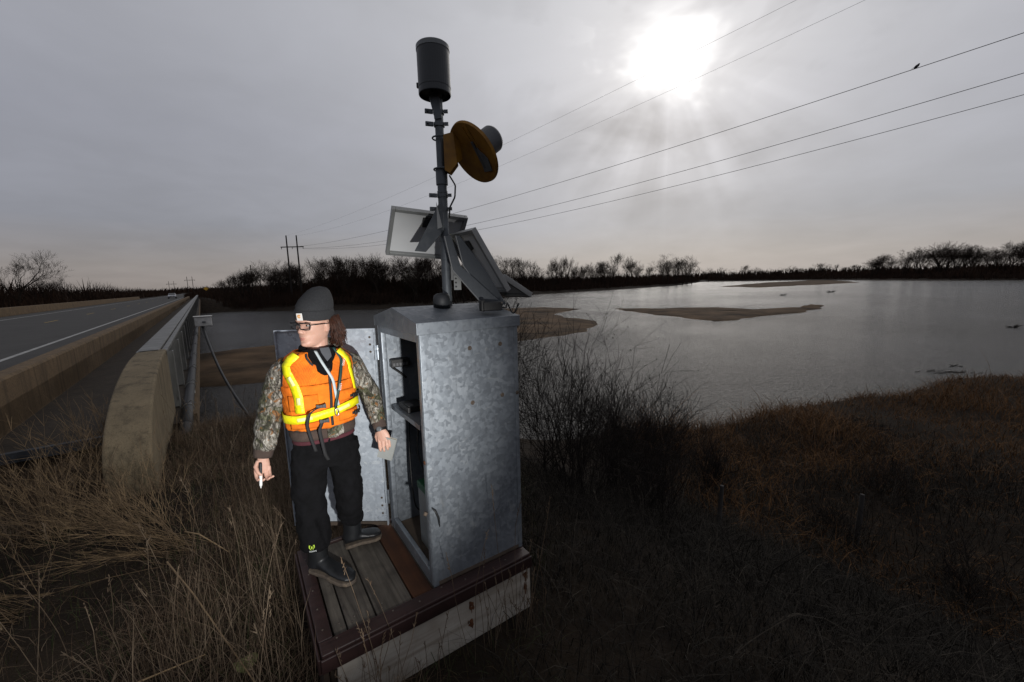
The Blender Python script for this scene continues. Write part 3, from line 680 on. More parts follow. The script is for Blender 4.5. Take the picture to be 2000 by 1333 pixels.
for nm, pts in (('black looped cable hanging inside the shelter by the far wall', [LP(a0 + .15, b1 - .1, .87), LP(a0 + .12, b1 - .13, .6), LP(a0 + .10, b1 - .2, .35), LP(a0 + .14, b1 - .12, .15), LP(a0 + .2, b1 - .2, .1)]),
                ('thin cable running down to the battery inside the shelter', [LP(a0 + .14, b1 - .3, .9), LP(a0 + .10, b1 - .34, .65), LP(a0 + .12, b1 - .42, .5), LP(a0 + .16, b0 + .40, .44)])):
    P = np.array(pts); tt = np.linspace(0, len(P) - 1, 26); Q = np.stack([np.interp(tt, range(len(P)), P[:, k]) for k in range(3)], 1)
    for _ in range(3): Q[1:-1] = (Q[:-2] + Q[1:-1] * 2 + Q[2:]) / 4
    obj('cable', MB().tube(Q, .005, 6), m_blk, smooth=True, label=nm, cat='cable')

# ------------------------------------------------------------------ mast with gauge, antenna and solar panels
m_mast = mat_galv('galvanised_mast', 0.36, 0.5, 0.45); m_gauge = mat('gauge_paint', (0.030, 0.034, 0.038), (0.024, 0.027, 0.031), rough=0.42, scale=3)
m_gtop = mat('gauge_rim', (0.16, 0.17, 0.175), (0.13, 0.14, 0.145), rough=0.4)
MX = np.array([-0.405, 2.56, 0.0])
mast = empty('steel_mast', MX + UZ * 1.59, 'galvanised steel mast rising from the shelter roof', 'mast')
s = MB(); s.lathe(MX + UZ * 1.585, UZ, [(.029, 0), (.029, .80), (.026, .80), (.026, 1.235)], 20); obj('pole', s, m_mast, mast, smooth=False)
for z, r, h in ((2.33, .036, .09), (1.99, .034, .02), (1.80, .032, .012), (2.28, .032, .012), (1.70, .032, .01), (1.88, .032, .012)):
    s = MB(); s.lathe(MX + UZ * z, UZ, [(r - .006, 0), (r, 0), (r, h), (r - .006, h)], 20); obj('collar', s, m_mast, mast)
for z in (2.735, 2.665, 2.255, 2.175):
    s = MB(); s.lathe(MX + UZ * z, UZ, [(.025, 0), (.033, 0), (.033, .022), (.025, .022)], 16)
    s.box(MX + np.array([-.055, -.02, z + .011]), (.022, .008, 0), (-.003, .008, 0), (0, 0, .011)); s.lathe(MX + np.array([-.06, -.032, z + .011]), (0.3, -1, 0), [(.006, 0), (.006, .012)], 6)
    s.box(MX + np.array([.045, -.012, z + .011]), (.012, .0, 0), (0, .006, 0), (0, 0, .009)); obj('clamp', s, m_mast, mast)
m_cap = mat('dark_vent_plastic', (0.018, 0.020, 0.023), (0.014, 0.015, 0.018), rough=.6)
s = MB(); s.lathe(LP(.885, .41, 1.578), UZ, [(.052, 0), (.052, .060), (.047, .080), (.030, .092), (.008, .095)], 22); obj('vent_cap', s, m_cap, smooth=True, label='dark domed vent cap on the shelter roof beside the mast', cat='vent')
# rain gauge
GC = MX + np.array([-.012, -.03, -.035])
rg = empty('rain_gauge', GC + UZ * 2.855, 'dark grey cylindrical rain gauge on top of the mast', 'rain gauge')
s = MB(); s.lathe(GC + UZ * 2.860, UZ, [(.092, 0), (.094, .004), (.094, .245), (.096, .247), (.096, .257), (.090, .263), (.084, .263), (.082, .20), (.02, .16)], 40, cap=False); obj('body', s, m_gauge, rg, smooth=False)
s = MB(); s.lathe(GC + UZ * 3.096, UZ, [(.0945, 0), (.0965, .002), (.0965, .025), (.092, .030), (.086, .030)], 40, cap=False); obj('rim', s, m_gtop, rg)
s = MB(); s.lathe(GC + UZ * 2.897, UZ, [(.0943, 0), (.0955, .001), (.0955, .008), (.0943, .009)], 40, cap=False); obj('band', s, m_gauge, rg)
s = MB(); s.lathe(GC + UZ * 2.870, UZ, [(.03, 0), (.090, .01), (.090, .02)], 30); obj('base_plate', s, m_blk, rg)
for k in range(3):
    t = k * 2.1 + .4; s = MB(); s.tube([GC + np.array([math.cos(t) * .05, math.sin(t) * .05, 2.855]), GC + np.array([math.cos(t) * .05, math.sin(t) * .05, 2.885])], .008, 6); obj('levelling_screw', s, m_blk, rg)
s = MB(); s.box(GC + np.array([-.095, -.01, 2.915]), (.008, 0, 0), (0, .008, 0), (0, 0, .014)); obj('catch', s, m_blk, rg, bevel=.003)
s = MB(); s.bar(MX + np.array([0, -.03, 2.70]), MX + np.array([-.01, -.035, 2.84]), .045, .008, up=(0, 1, 0)); s.bar(MX + np.array([-.025, -.03, 2.75]), MX + np.array([-.045, -.035, 2.84]), .012, .012); obj('bracket', s, m_mast, rg)

# satellite antenna: yellow dish backing, grey cup in front
m_dish = mat('yellow_dish_paint', (0.30, 0.145, 0.012), (0.17, 0.075, 0.010), rough=0.6, scale=9, detail=8); m_cup = mat('grey_cup', (0.075, 0.08, 0.088), (0.06, 0.064, 0.07), rough=0.5)
AC = np.array([-0.205, 2.52, 2.495]); AXV = np.array([.642, .462, .612]); ax = nrm(AXV); au = nrm(np.cross(ax, UZ)); av = np.cross(au, ax)
if av[2] < 0: av = -av
an = empty('satellite_antenna', AC - ax * .03, 'yellow dish antenna with grey cup clamped to the mast', 'antenna')
s = MB(); s.lathe(AC, ax, [(.002, -.004), (.183, -.004), (.188, .012), (.185, .014), (.180, .002), (.002, .002)], 48); obj('dish', s, m_dish, an)
s = MB(); s.lathe(AC, ax, [(.080, .004), (.080, .18), (.074, .192), (.01, .194)], 32); obj('cup', s, m_cup, an)
s = MB(); s.lathe(AC, ax, [(.088, .004), (.088, .016), (.081, .016)], 32, cap=False); obj('cup_flange', s, m_cup, an)
# back bracket: wedge plates between dish and mast
MP = np.array([MX[0], MX[1], 0.])
# channel between the mast and the dish's near edge
for q in (-1, 1):
    s = MB(); s.prism([MX + np.array([.030, -.030 + .032 * q, 2.60]), MX + np.array([.088, -.028 + .030 * q, 2.615]), MX + np.array([.105, -.026 + .028 * q, 2.44]), MX + np.array([.060, -.030 + .030 * q, 2.385]), MX + np.array([.030, -.030 + .032 * q, 2.40])], (0, .004, 0)); obj('bracket_plate', s, m_dish, an)
s = MB(); s.prism([MX + np.array([.086, -.056, 2.615]), MX + np.array([.103, -.052, 2.44]), MX + np.array([.135, -.02, 2.47]), MX + np.array([.120, -.03, 2.60])], (.0, .004, 0)); obj('bracket_wing', s, m_dish, an)
s = MB(); s.bar(AC + av * .06 - ax * .008 + au * .06, AC - av * .10 - ax * .008 + au * .045, .022, .006, up=ax); obj('slot_bar', s, m_mast, an, bevel=.002)
s = MB(); s.prism([AC + av * .02 - ax * .006 + au * .075, AC - av * .12 - ax * .006 + au * .02, AC - av * .13 - ax * .006 + au * .095, AC - av * .06 - ax * .006 + au * .115], -ax * .004); obj('data_plate', s, m_steel, an)
for q in (.05, .085):
    s = MB(); s.bar(AC + av * .15 - ax * .006 + au * q, AC - av * .13 - ax * .006 + au * (q + .01), .004, .006, up=ax); obj('dish_rib', s, m_dish, an)
for z in (2.60, 2.42):
    s = MB(); s.tube([MX + np.array([-.045 * math.cos(t), -.045 * math.sin(t), z]) for t in np.linspace(-1.4, 1.9, 10)], .005, 6); s.tube([MX + np.array([0, -.045, z]), MX + np.array([.06, -.045, z])], .005, 6); obj('u_bolt', s, m_mast, an)
s = MB(); P = [MX + np.array(q) for q in ((.05, -.02, 2.38), (.085, -.03, 2.32), (.08, -.035, 2.25), (.045, -.03, 2.19), (.038, -.02, 2.13))]; P = np.array(P); tt = np.linspace(0, 4, 20)
obj('cable', MB().tube(np.stack([np.interp(tt, range(5), P[:, k]) for k in range(3)], 1), .005, 6), m_blk, an, smooth=True)

# solar panels
m_frame = mat('panel_frame', (0.30, 0.305, 0.30), (0.24, 0.245, 0.24), rough=0.4, metal=0.5); m_back = mat('panel_backsheet', (0.56, 0.57, 0.58), (0.50, 0.51, 0.52), rough=0.35, scale=2)
m_cell = mat('solar_cells', (0.012, 0.016, 0.035), (0.010, 0.012, 0.025), rough=0.12, spec=.6); m_dkst = mat_galv('dull_zinc', 0.26, 0.5, 0.4)
def solar(c, u, v, w_, h_, label, arms):
    """c centre, u width direction, v direction down the slope, frame 35 mm deep; the face looks along n"""
    c = np.asarray(c, float); u = nrm(u); v = np.asarray(v, float); v = nrm(v - u * (v @ u)); n = np.cross(u, v); n = n if n[2] > 0 else -n
    t = empty('solar_panel', c, label, 'solar panel', 'solar panels on the mast')
    for q in (-1, 1):
        s = MB(); s.box(c + u * q * (w_ / 2 - .011), u * .011, v * h_ / 2, n * .018); obj('frame_bar', s, m_frame, t, bevel=.002)
        s = MB(); s.box(c + v * q * (h_ / 2 - .011), u * (w_ / 2 - .0225), v * .011, n * .0178); obj('frame_bar', s, m_frame, t, bevel=.002)
    s = MB(); s.box(c + n * .008, u * (w_ / 2 - .023), v * (h_ / 2 - .023), n * .003); obj('backsheet', s, m_back, t)
    s = MB(); s.box(c + n * .0135, u * (w_ / 2 - .023), v * (h_ / 2 - .023), n * .002); obj('cells', s, m_cell, t)
    s = MB(); s.box(c - n * .008 - v * h_ * .28, u * .045, v * .03, n * .012); obj('junction_box', s, m_blk, t, bevel=.004)
    for (pa, pb, w2, th) in arms:
        s = MB(); s.bar(pa, pb, w2, th, up=n); obj('mount_arm', s, m_dkst, t, bevel=.002)
    return t, c, u, v, n
solar((-0.551, 2.725, 2.053), (.404, .2, -.032), (-.138, .15, -.223), .49, .345, 'solar panel showing its white back left of the mast', [])
pa = bpy.data.objects['solar_panel']
s = MB(); s.prism([(-.421, 2.5, 2.212), (-.396, 2.5, 2.203), (-.401, 2.5, 2.047), (-.52, 2.515, 1.927), (-.589, 2.52, 1.935), (-.468, 2.505, 2.13)], (0, .012, 0)); obj('mount_plate', s, m_dkst, pa, bevel=.002)
s = MB(); s.prism([MX + np.array([-.03, -.066, 2.22]), MX + np.array([.0, -.066, 2.07]), MX + np.array([-.03, -.066, 2.06])], (.0, .004, 0)); obj('mount_tab', s, m_frame, pa)
t_, c_, u_b, v_b, n_b = solar((-0.206, 2.60, 1.86), (-.195, .28, 0), (.233, .08, -.36), .34, .44, 'narrow solar panel seen edge on sloping down right of the mast', [])
for pl, dy in (([(-.377, 2.38, 2.002), (-.341, 2.38, 2.007), (-.29, 2.38, 1.83), (-.045, 2.38, 1.597), (-.148, 2.38, 1.577), (-.339, 2.38, 1.807)], .006), ([(-.317, 2.42, 2.008), (-.293, 2.42, 2.007), (-.143, 2.42, 1.798), (-.03, 2.42, 1.599), (-.104, 2.42, 1.582), (-.279, 2.42, 1.831)], .006)):
    s = MB(); s.prism(pl, (0, dy, 0)); arm_ = obj('mount_arm', s, m_dkst, t_, bevel=.0015)
    s = MB(); s.tube([np.array(pl[0]) - V3_(0, .003, 0), np.array(pl[5]) - V3_(0, .003, 0), np.array(pl[4]) - V3_(0, .003, 0)], .004, 6); obj('arm_flange', s, m_frame, arm_)
solar((-.035, 2.80, 1.702), (-.2, .28, 0), (.202, .08, -.12), .30, .26, 'small solar panel edge on, lowest and farthest right of the three', [(MX + np.array([.04, .0, 1.82]), (-.06, 2.74, 1.72), .05, .01)])
s = MB(); s.prism([MX + np.array([.035, -.04, 1.88]), MX + np.array([.035, -.04, 1.75]), MX + np.array([.11, -.05, 1.76]), MX + np.array([.14, -.05, 1.80])], (0, .004, 0)); obj('gusset', s, m_frame, mast)
s = MB(); s.box(MX + np.array([.075, -.05, 1.735]), (.022, 0, 0), (0, .004, 0), (0, 0, .045)); obj('tag_plate', s, m_frame, mast)
for z in (1.71, 1.735, 1.76):
    s = MB(); s.lathe(MX + np.array([.066, -.054, z]), (0, -1, 0), [(.006, 0), (.006, .002)], 8); obj('plate_hole', s, m_blk, mast)
# connector block and cable at the roof edge
cb = empty('connector_block', LP(1.0, .2, 1.575), 'black cable connector block on the shelter roof edge', 'connector')
cc = np.array([-0.115, 2.36, 1.592])
s = MB(); s.box(cc, (.055, .018, 0), (-.012, .035, 0), (0, 0, .026)); obj('block', s, m_blk, cb, bevel=.006)
s = MB(); s.box(cc + np.array([-.055, -.015, .005]), (.014, .004, 0), (-.008, .03, 0), (0, 0, .034)); obj('plug', s, m_blk, cb, bevel=.008)
for q in (.03, .06): 
    s = MB(); s.lathe(cc + np.array([q, -.02, .018]), (0.3, -1, .2), [(.006, 0), (.006, .008)], 6); obj('screw', s, m_nail, cb)
s = MB(); t = np.linspace(0, 1, 20); s.tube([cc + np.array([.06 + .10 * q, .0, -.01 + .035 * math.sin(q * 7.0) * (q > .3)]) for q in t], .005, 6); obj('cable_hook', s, m_blk, cb, smooth=True)
# ------------------------------------------------------------------ person
V3 = lambda *a: np.array(a, float)
BS = nrm(V3(.755, .655, 0)); BF = nrm(V3(.655, -.755, 0))
TOR = [(0.835, -1.178, 2.365, .174, .118), (0.87, -1.179, 2.363, .178, .123), (0.93, -1.180, 2.362, .176, .124), (1.00, -1.181, 2.36, .172, .120), (1.12, -1.181, 2.36, .174, .120),
       (1.20, -1.180, 2.36, .182, .118), (1.262, -1.178, 2.36, .192, .112), (1.300, -1.176, 2.36, .182, .104), (1.330, -1.172, 2.36, .148, .094), (1.355, -1.168, 2.358, .110, .086), (1.385, -1.164, 2.355, .078, .076)]
TZ = np.array([t[0] for t in TOR]); TA = np.array(TOR)
def tor(phi, z, off=0.0, p=2.35):
    """point on the torso surface; phi 0 is the chest, +90 the person's left"""
    cx_, cy_, a, b = (np.interp(z, TZ, TA[:, k]) for k in (1, 2, 3, 4))
    c, s_ = math.cos(phi), math.sin(phi); e = 2 / p
    return V3(cx_, cy_, z) + BS * (a + off) * math.copysign(abs(s_) ** e, s_) + BF * (b + off) * math.copysign(abs(c) ** e, c)
def torso_rings(zs, off, n=28): return [np.array([tor(2 * math.pi * k / n, z, off) for k in range(n)]) for z in zs]

person = empty('person', (-1.15, 2.35, 0.0), 'person in an orange safety vest, camouflage jacket, dark beanie and glasses, looking left', 'person')
skin = mat('skin', (0.56, 0.34, 0.26), (0.50, 0.285, 0.215), rough=0.5, scale=18, spec=.35)
try:
    skin.node_tree.nodes['Principled BSDF'].inputs['Subsurface Weight'].default_value = 0.08
    skin.node_tree.nodes['Principled BSDF'].inputs['Subsurface Radius'].default_value = (.02, .008, .005)
except Exception: pass
def mat_camo():
    m = bpy.data.materials.new('camouflage_cloth'); m.use_nodes = True; t = NT(m.node_tree); b = m.node_tree.nodes['Principled BSDF']
    co = t.n('ShaderNodeTexCoord'); v = co.outputs['Object']
    bark = t.n('ShaderNodeMapping'); bark.inputs['Scale'].default_value = (1, 1, .45); t.l(v, bark.inputs[0])
    n1 = t.noise(bark.outputs[0], 42, 6, .7, 1.5); n2 = t.noise(v, 11, 4, .6, 1.0); n3 = t.noise(v, 17, 3, .5, 2.0)
    col = t.ramp(n1, [(.34, (.012, .011, .010)), (.44, (.075, .068, .055)), (.53, (.20, .185, .155)), (.63, (.40, .385, .345))])
    col = t.mix(t.mapr(n2, .52, .58, 0, .85), col, t.ramp(n1, [(.38, (.020, .022, .012)), (.6, (.085, .088, .045))]))
    col = t.mix(t.mapr(n3, .60, .64, 0, .85), col, (.19, .085, .028, 1))
    vo = t.n('ShaderNodeTexVoronoi', feature='DISTANCE_TO_EDGE'); vo.inputs['Scale'].default_value = 19; t.l(bark.outputs[0], vo.inputs['Vector'])
    col = t.mix(t.mapr(vo.outputs['Distance'], .015, .05, .75, 0), col, (.02, .018, .015, 1))
    t.l(col, b.inputs['Base Color']); b.inputs['Roughness'].default_value = .9; b.inputs['Specular IOR Level'].default_value = .2
    bn = t.n('ShaderNodeBump'); bn.inputs['Strength'].default_value = .5; bn.inputs['Distance'].default_value = .006
    t.l(t.noise(v, 30, 4, .6, .8), bn.inputs['Height']); t.l(bn.outputs[0], b.inputs['Normal']); return m
m_camo = mat_camo()
m_black = mat('black_cloth', (0.0055, 0.0055, 0.0065), (0.0035, 0.0035, 0.004), rough=.95, scale=14, bump=.4, bscale=30, spec=.15)
m_strap = mat('black_webbing', (0.02, 0.02, 0.022), (0.014, 0.014, 0.015), rough=.7, bump=.3, bscale=300)
m_knit = mat('brown_knit', (0.075, 0.052, 0.042), (0.055, 0.038, 0.031), rough=.95, scale=20, bump=.5, bscale=180)
m_mar = mat('maroon_shirt', (0.085, 0.02, 0.028), (0.06, 0.014, 0.02), rough=.9, scale=16)
m_gsh = mat('grey_shirt', (0.075, 0.08, 0.09), (0.06, 0.063, 0.07), rough=.9)
def mat_vest(name, mesh_):
    m = bpy.data.materials.new(name); m.use_nodes = True; t = NT(m.node_tree); b = m.node_tree.nodes['Principled BSDF']
    co = t.n('ShaderNodeTexCoord'); v = co.outputs['Object']
    f = t.mapr(t.noise(v, 12, 5, .6), .35, .65, 0, 1)
    col = t.mix(f, (.84, .215, .016, 1), (.60, .130, .012, 1))
    bn = t.n('ShaderNodeBump'); bn.inputs['Distance'].default_value = .010; bn.inputs['Strength'].default_value = .8
    if mesh_:
        vo = t.n('ShaderNodeTexVoronoi'); vo.inputs['Scale'].default_value = 190; vo.inputs['Randomness'].default_value = .15; t.l(v, vo.inputs['Vector'])
        col = t.mix(t.mapr(vo.outputs['Distance'], .25, .45, .65, 0), col, (.22, .05, .012, 1))
    t.l(t.noise(v, 24, 4, .6, .6), bn.inputs['Height']); t.l(bn.outputs[0], b.inputs['Normal'])
    t.l(col, b.inputs['Base Color']); b.inputs['Roughness'].default_value = .85; b.inputs['Specular IOR Level'].default_value = .15
    return m
m_vest = mat_vest('orange_vest', False); m_vmesh = mat_vest('orange_mesh', True)
m_tape = mat('lime_tape', (0.86, 0.80, 0.010), (0.78, 0.70, 0.010), rough=.4, scale=20, bump=.35, bscale=60)
m_silver = mat('silver_tape', (0.90, 0.86, 0.42), (0.85, 0.78, 0.25), rough=.35, scale=25)
m_boot = mat('boot_rubber', (0.012, 0.013, 0.015), (0.008, 0.009, 0.010), rough=.45, scale=9, spec=.5)
m_sole = mat('dusty_sole', (0.14, 0.11, 0.08), (0.07, 0.055, 0.045), rough=.9, scale=30)
m_bean = mat('beanie_knit', (0.031, 0.032, 0.035), (0.020, 0.021, 0.023), rough=.95, scale=160, detail=2, bump=.6, bscale=260)
m_hair = mat('auburn_hair', (0.060, 0.022, 0.012), (0.020, 0.009, 0.006), rough=.5, scale=40, spec=.3)

# --- key joints
SHR, ELR, WRR = V3(-1.326, 2.260, 1.268), V3(-1.424, 2.262, 1.03), V3(-1.462, 2.20, .772)     # arm at image left
SHL, ELL, WRL = V3(-1.032, 2.475, 1.268), V3(-.926, 2.52, 1.03), V3(-.858, 2.445, .838)         # arm at image right
HIPR, KNR, ANR = V3(-1.255, 2.31, .77), V3(-1.262, 2.272, .40), V3(-1.215, 2.222, .14)
HIPL, KNL, ANL = V3(-1.095, 2.425, .77), V3(-1.085, 2.425, .395), V3(-1.105, 2.475, .14)
HC = V3(-1.160, 2.330, 1.528)                          # head centre
HF = nrm(V3(-.29, -.95, -.10)); HS = nrm(np.cross(nrm(UZ + V3(.9, .44, 0) * .10), HF)); HU = np.cross(HF, HS)   # HS points to the person's left (image right)
if HS[0] < 0: HS = -HS
HU = HU if HU[2] > 0 else -HU
HK = 1.09
def hp(f, s_, u): return HC + (HF * f + HS * s_ + HU * u) * HK

body = MB()
# head from a vertical profile: (u, half width, front, back)
HPROF = np.array([(-.128, .012, .046, .0), (-.124, .030, .070, .012), (-.114, .040, .088, .030), (-.102, .047, .0915, .045), (-.090, .053, .086, .058), (-.077, .058, .089, .068), (-.066, .061, .090, .074),
                  (-.054, .064, .087, .080), (-.040, .067, .0885, .085), (-.022, .070, .0880, .090), (-.004, .0715, .0850, .094), (.012, .073, .0905, .097), (.035, .075, .092, .099), (.060, .074, .087, .099),
                  (.085, .067, .072, .090), (.104, .050, .050, .068), (.116, .026, .024, .038), (.121, .006, .004, .010)])
def head_pt(t, u):
    w_, fr, bk = (np.interp(u, HPROF[:, 0], HPROF[:, k]) for k in (1, 2, 3)); c, s_ = math.cos(t), math.sin(t); e = 2 / 2.15
    f = (fr if c > 0 else bk) * math.copysign(abs(c) ** e, c); sd = w_ * math.copysign(abs(s_) ** e, s_)
    if c > 0:
        g = lambda t0, u0, st, su: math.exp(-((abs(t) - t0) / st) ** 2 - ((u - u0) / su) ** 2)
        k = -.0095 * g(.36, -.003, .17, .013) + .0045 * g(.62, -.026, .26, .018) - .004 * g(.70, -.068, .22, .020) + .0035 * g(.30, .015, .30, .007) + .0055 * g(0, -.066, .20, .0045) + .0060 * g(0, -.0785, .17, .0050) - .0030 * g(0, -.0722, .22, .0022) - .0035 * g(0, -.090, .25, .006) + .004 * g(0, -.105, .22, .010)
        f += k * c; sd += k * s_
    return hp(f, sd, u)
NT_ = 72
tt_ = (np.arange(NT_) * 2 * math.pi / NT_ + math.pi) % (2 * math.pi) - math.pi
body.ring_loft([np.array([head_pt(t, u) for t in tt_]) for u in np.concatenate([np.linspace(-.128, -.11, 6), np.linspace(-.107, .02, 46), np.linspace(.028, .121, 14)])])
for q in (-1, 1):
    body.ell(hp(-.016, q * .0745, -.022), HF * .016 + HU * .004, HS * .0065, HU * .030, 12, 8)  # ears
    body.ell(hp(-.010, q * .0735, -.042), HF * .009, HS * .006, HU * .011, 10, 6)
nose = [(.0835, .004, .007, .004), (.0905, -.008, .0085, .0075), (.0985, -.020, .0100, .0100), (.1065, -.031, .0125, .0120), (.1085, -.037, .0130, .0110), (.1035, -.0435, .0125, .007), (.093, -.0465, .011, .004)]
body.ring_loft([np.array([hp(f - .012 + .012 * max(-.6, math.cos(t)) * 1.0, w_ * math.sin(t) * 1.0, u + d_ * .15 * math.cos(t)) for t in np.arange(16) * math.pi / 8]) for f, u, w_, d_ in nose])
for q in (-1, 1): body.ell(hp(.0915, q * .0115, -.0395), HF * .011, HS * .0062, HU * .0070, 10, 7)   # nostril wings
body.tube([V3(-1.168, 2.37, 1.30), V3(-1.164, 2.36, 1.37), hp(-.018, 0, -.06), hp(-.02, 0, 0)], [.075, .057, .055, .06], 16)
# torso, limbs (under the clothes)
body.ring_loft(torso_rings([.78, .9, 1.0, 1.1, 1.2, 1.27, 1.31, 1.36], -.03, 22))
for A, B, C in ((SHR, ELR, WRR), (SHL, ELL, WRL)):
    body.tube([A + (V3(-1.18, 2.36, 1.22) - A) * .35, A, (A + B) / 2, B, (B + C) / 2, C], [.05, .05, .045, .04, .038, .028], 12)
for A, B, C in ((HIPR, KNR, ANR), (HIPL, KNL, ANL)):
    body.tube([A + UZ * .01, A - UZ * .03, (A + B) / 2, B, (B + C) / 2, C, C - UZ * .08], [.06, .065, .06, .05, .048, .036, .036], 14)
# right hand, hanging with a marker pinched between thumb and fingers
hd = nrm(V3(-.03, -.12, -.95)); hs_ = nrm(np.cross(hd, V3(.5, -.85, 0))); hn = np.cross(hs_, hd)     # hs_ across the palm, hn out of the back
if hs_[0] < 0: hs_ = -hs_
if hn[1] > 0: hn = -hn                                     # hn looks to the camera
def RH(a, b, c): return WRR + hd * a + hs_ * b + hn * c
body.ring_loft([np.array([RH(a, b0_ + w_ * math.cos(t), d_ * math.sin(t)) for t in np.arange(12) * math.pi / 6]) for a, b0_, w_, d_ in
                ((-.01, 0, .027, .021), (.02, 0, .029, .020), (.055, -.004, .039, .019), (.085, -.006, .040, .017), (.10, -.006, .036, .014))])
fing = [(-.036, .062, .2), (-.013, .072, .1), (.011, .068, .0), (.030, .052, -.1)]
for b_, ln, sp2 in fing:
    k0 = RH(.094, b_, .002); k1 = RH(.094 + ln * .42, b_ + .004, .016); k2 = RH(.094 + ln * .60, b_ + .012, .038); k3 = RH(.094 + ln * .45, b_ + .022, .052)
    body.tube([RH(.07, b_, 0), k0, k1, k2, k3], [.0095, .0105, .0095, .0085, .0065], 9)
body.tube([RH(.03, -.024, .008), RH(.058, -.036, .022), RH(.086, -.024, .040), RH(.105, -.006, .046)], [.012, .0125, .0105, .0075], 9)   # thumb from the side of the palm
# left hand holding the notebook edge
ld = nrm(V3(.22, -.12, -.95)); ls_ = nrm(np.cross(ld, V3(.1, -1, 0))); ls_ = ls_ if ls_[0] > 0 else -ls_; ln_ = np.cross(ls_, ld); ln_ = ln_ if ln_[1] < 0 else -ln_
def LH(a, b, c): return WRL + ld * a + ls_ * b + ln_ * c
body.ring_loft([np.array([LH(a, b0_ + w_ * math.cos(t), d_ * math.sin(t)) for t in np.arange(12) * math.pi / 6]) for a, b0_, w_, d_ in
                ((-.01, 0, .026, .020), (.02, 0, .029, .019), (.05, .004, .038, .017), (.08, .006, .040, .016), (.095, .006, .036, .013))])
for b_, ln in ((-.027, .064), (-.005, .072), (.018, .068), (.036, .052)):
    body.tube([LH(.068, b_, 0), LH(.092, b_, .002), LH(.092 + ln * .45, b_ - .003, .010), LH(.092 + ln * .85, b_ - .006, .004), LH(.092 + ln, b_ - .008, -.006)], [.0095, .0105, .0095, .0085, .0065], 9)
body.tube([LH(.028, -.022, -.004), LH(.058, -.042, -.014), LH(.088, -.046, -.026), LH(.112, -.036, -.030)], [.012, .012, .010, .0075], 9)
bme = remesh(body, .0030, 3)
obj('body', bme, skin, person)

# eyes, brows, mouth
m_eye = mat('eye_white', (0.62, 0.60, 0.57), rough=.2); m_iris = mat('iris', (0.05, 0.035, 0.025), rough=.15); m_lip = mat('lips', (0.42, 0.17, 0.14), (0.36, 0.14, 0.12), rough=.45)
for q in (-1, 1):
    s = MB(); s.ell(hp(.0715, q * .0305, -.0035), HF * .009, HS * .0125, HU * .0058, 14, 9); e_ = obj('eye', s, m_eye, person, smooth=True)
    s = MB(); s.ell(hp(.0785, q * .0305 - .003, -.0035), HF * .0035, HS * .0055, HU * .0052, 12, 8); obj('iris', s, m_iris, e_, smooth=True)
    s = MB(); s.tube([hp(.0895, q * .014, .012), hp(.0845, q * .032, .0165), hp(.0715, q * .050, .012)], [.0025, .0036, .002], 6); obj('eyebrow', s, m_hair, person, smooth=True)
s = MB(); s.tube([hp(.0815, -.0215, -.0715), hp(.0915, -.009, -.0680), hp(.0930, 0, -.0690), hp(.0915, .009, -.0680), hp(.0815, .0215, -.0715)], [.0012, .0030, .0030, .0030, .0012], 8)
s.tube([hp(.0815, -.019, -.0735), hp(.0920, -.007, -.0775), hp(.0920, .007, -.0775), hp(.0815, .019, -.0735)], [.0012, .0036, .0036, .0012], 8); obj('mouth', s, m_lip, person, smooth=True)
# glasses
m_gf = mat('black_frames', (0.012, 0.012, 0.014), rough=.3); gl = MB()
for q in (-1, 1):
    c = (.104, q * .0335, -.005); R = [(-.027, .016), (.0, .0175), (.027, .016), (.029, .004), (.024, -.015), (.0, -.018), (-.024, -.015), (-.028, .004)]
    P = [hp(c[0] - abs(c[1] + x_) * .22, c[1] + x_ , c[2] + y_) for x_, y_ in R]; gl.tube(P + P[:2], .0026, 6)
    gl.tube([hp(.090, q * .062, .004), hp(.03, q * .080, .0), hp(-.025, q * .081, -.006)], .0024, 6)
gl.tube([hp(.100, -.008, .002), hp(.104, 0, .005), hp(.100, .008, .002)], .0024, 6)
gob = obj('glasses', gl, m_gf, person, smooth=True)
m_lens = bpy.data.materials.new('lens_glass'); m_lens.use_nodes = True
_n = m_lens.node_tree; _n.nodes.clear(); _o = _n.nodes.new('ShaderNodeOutputMaterial'); _m = _n.nodes.new('ShaderNodeMixShader'); _t = _n.nodes.new('ShaderNodeBsdfTransparent'); _g = _n.nodes.new('ShaderNodeBsdfGlossy')
_g.inputs['Roughness'].default_value = .03; _m.inputs[0].default_value = .07; _n.links.new(_t.outputs[0], _m.inputs[1]); _n.links.new(_g.outputs[0], _m.inputs[2]); _n.links.new(_m.outputs[0], _o.inputs[0])
for q in (-1, 1):
    P = [hp(.104 - abs(q * .0335 + x_) * .22, q * .0335 + x_, -.005 + y_) for x_, y_ in R]; s = MB(); s.prism(P, HF * .0012); obj('lens', s, m_lens, gob)
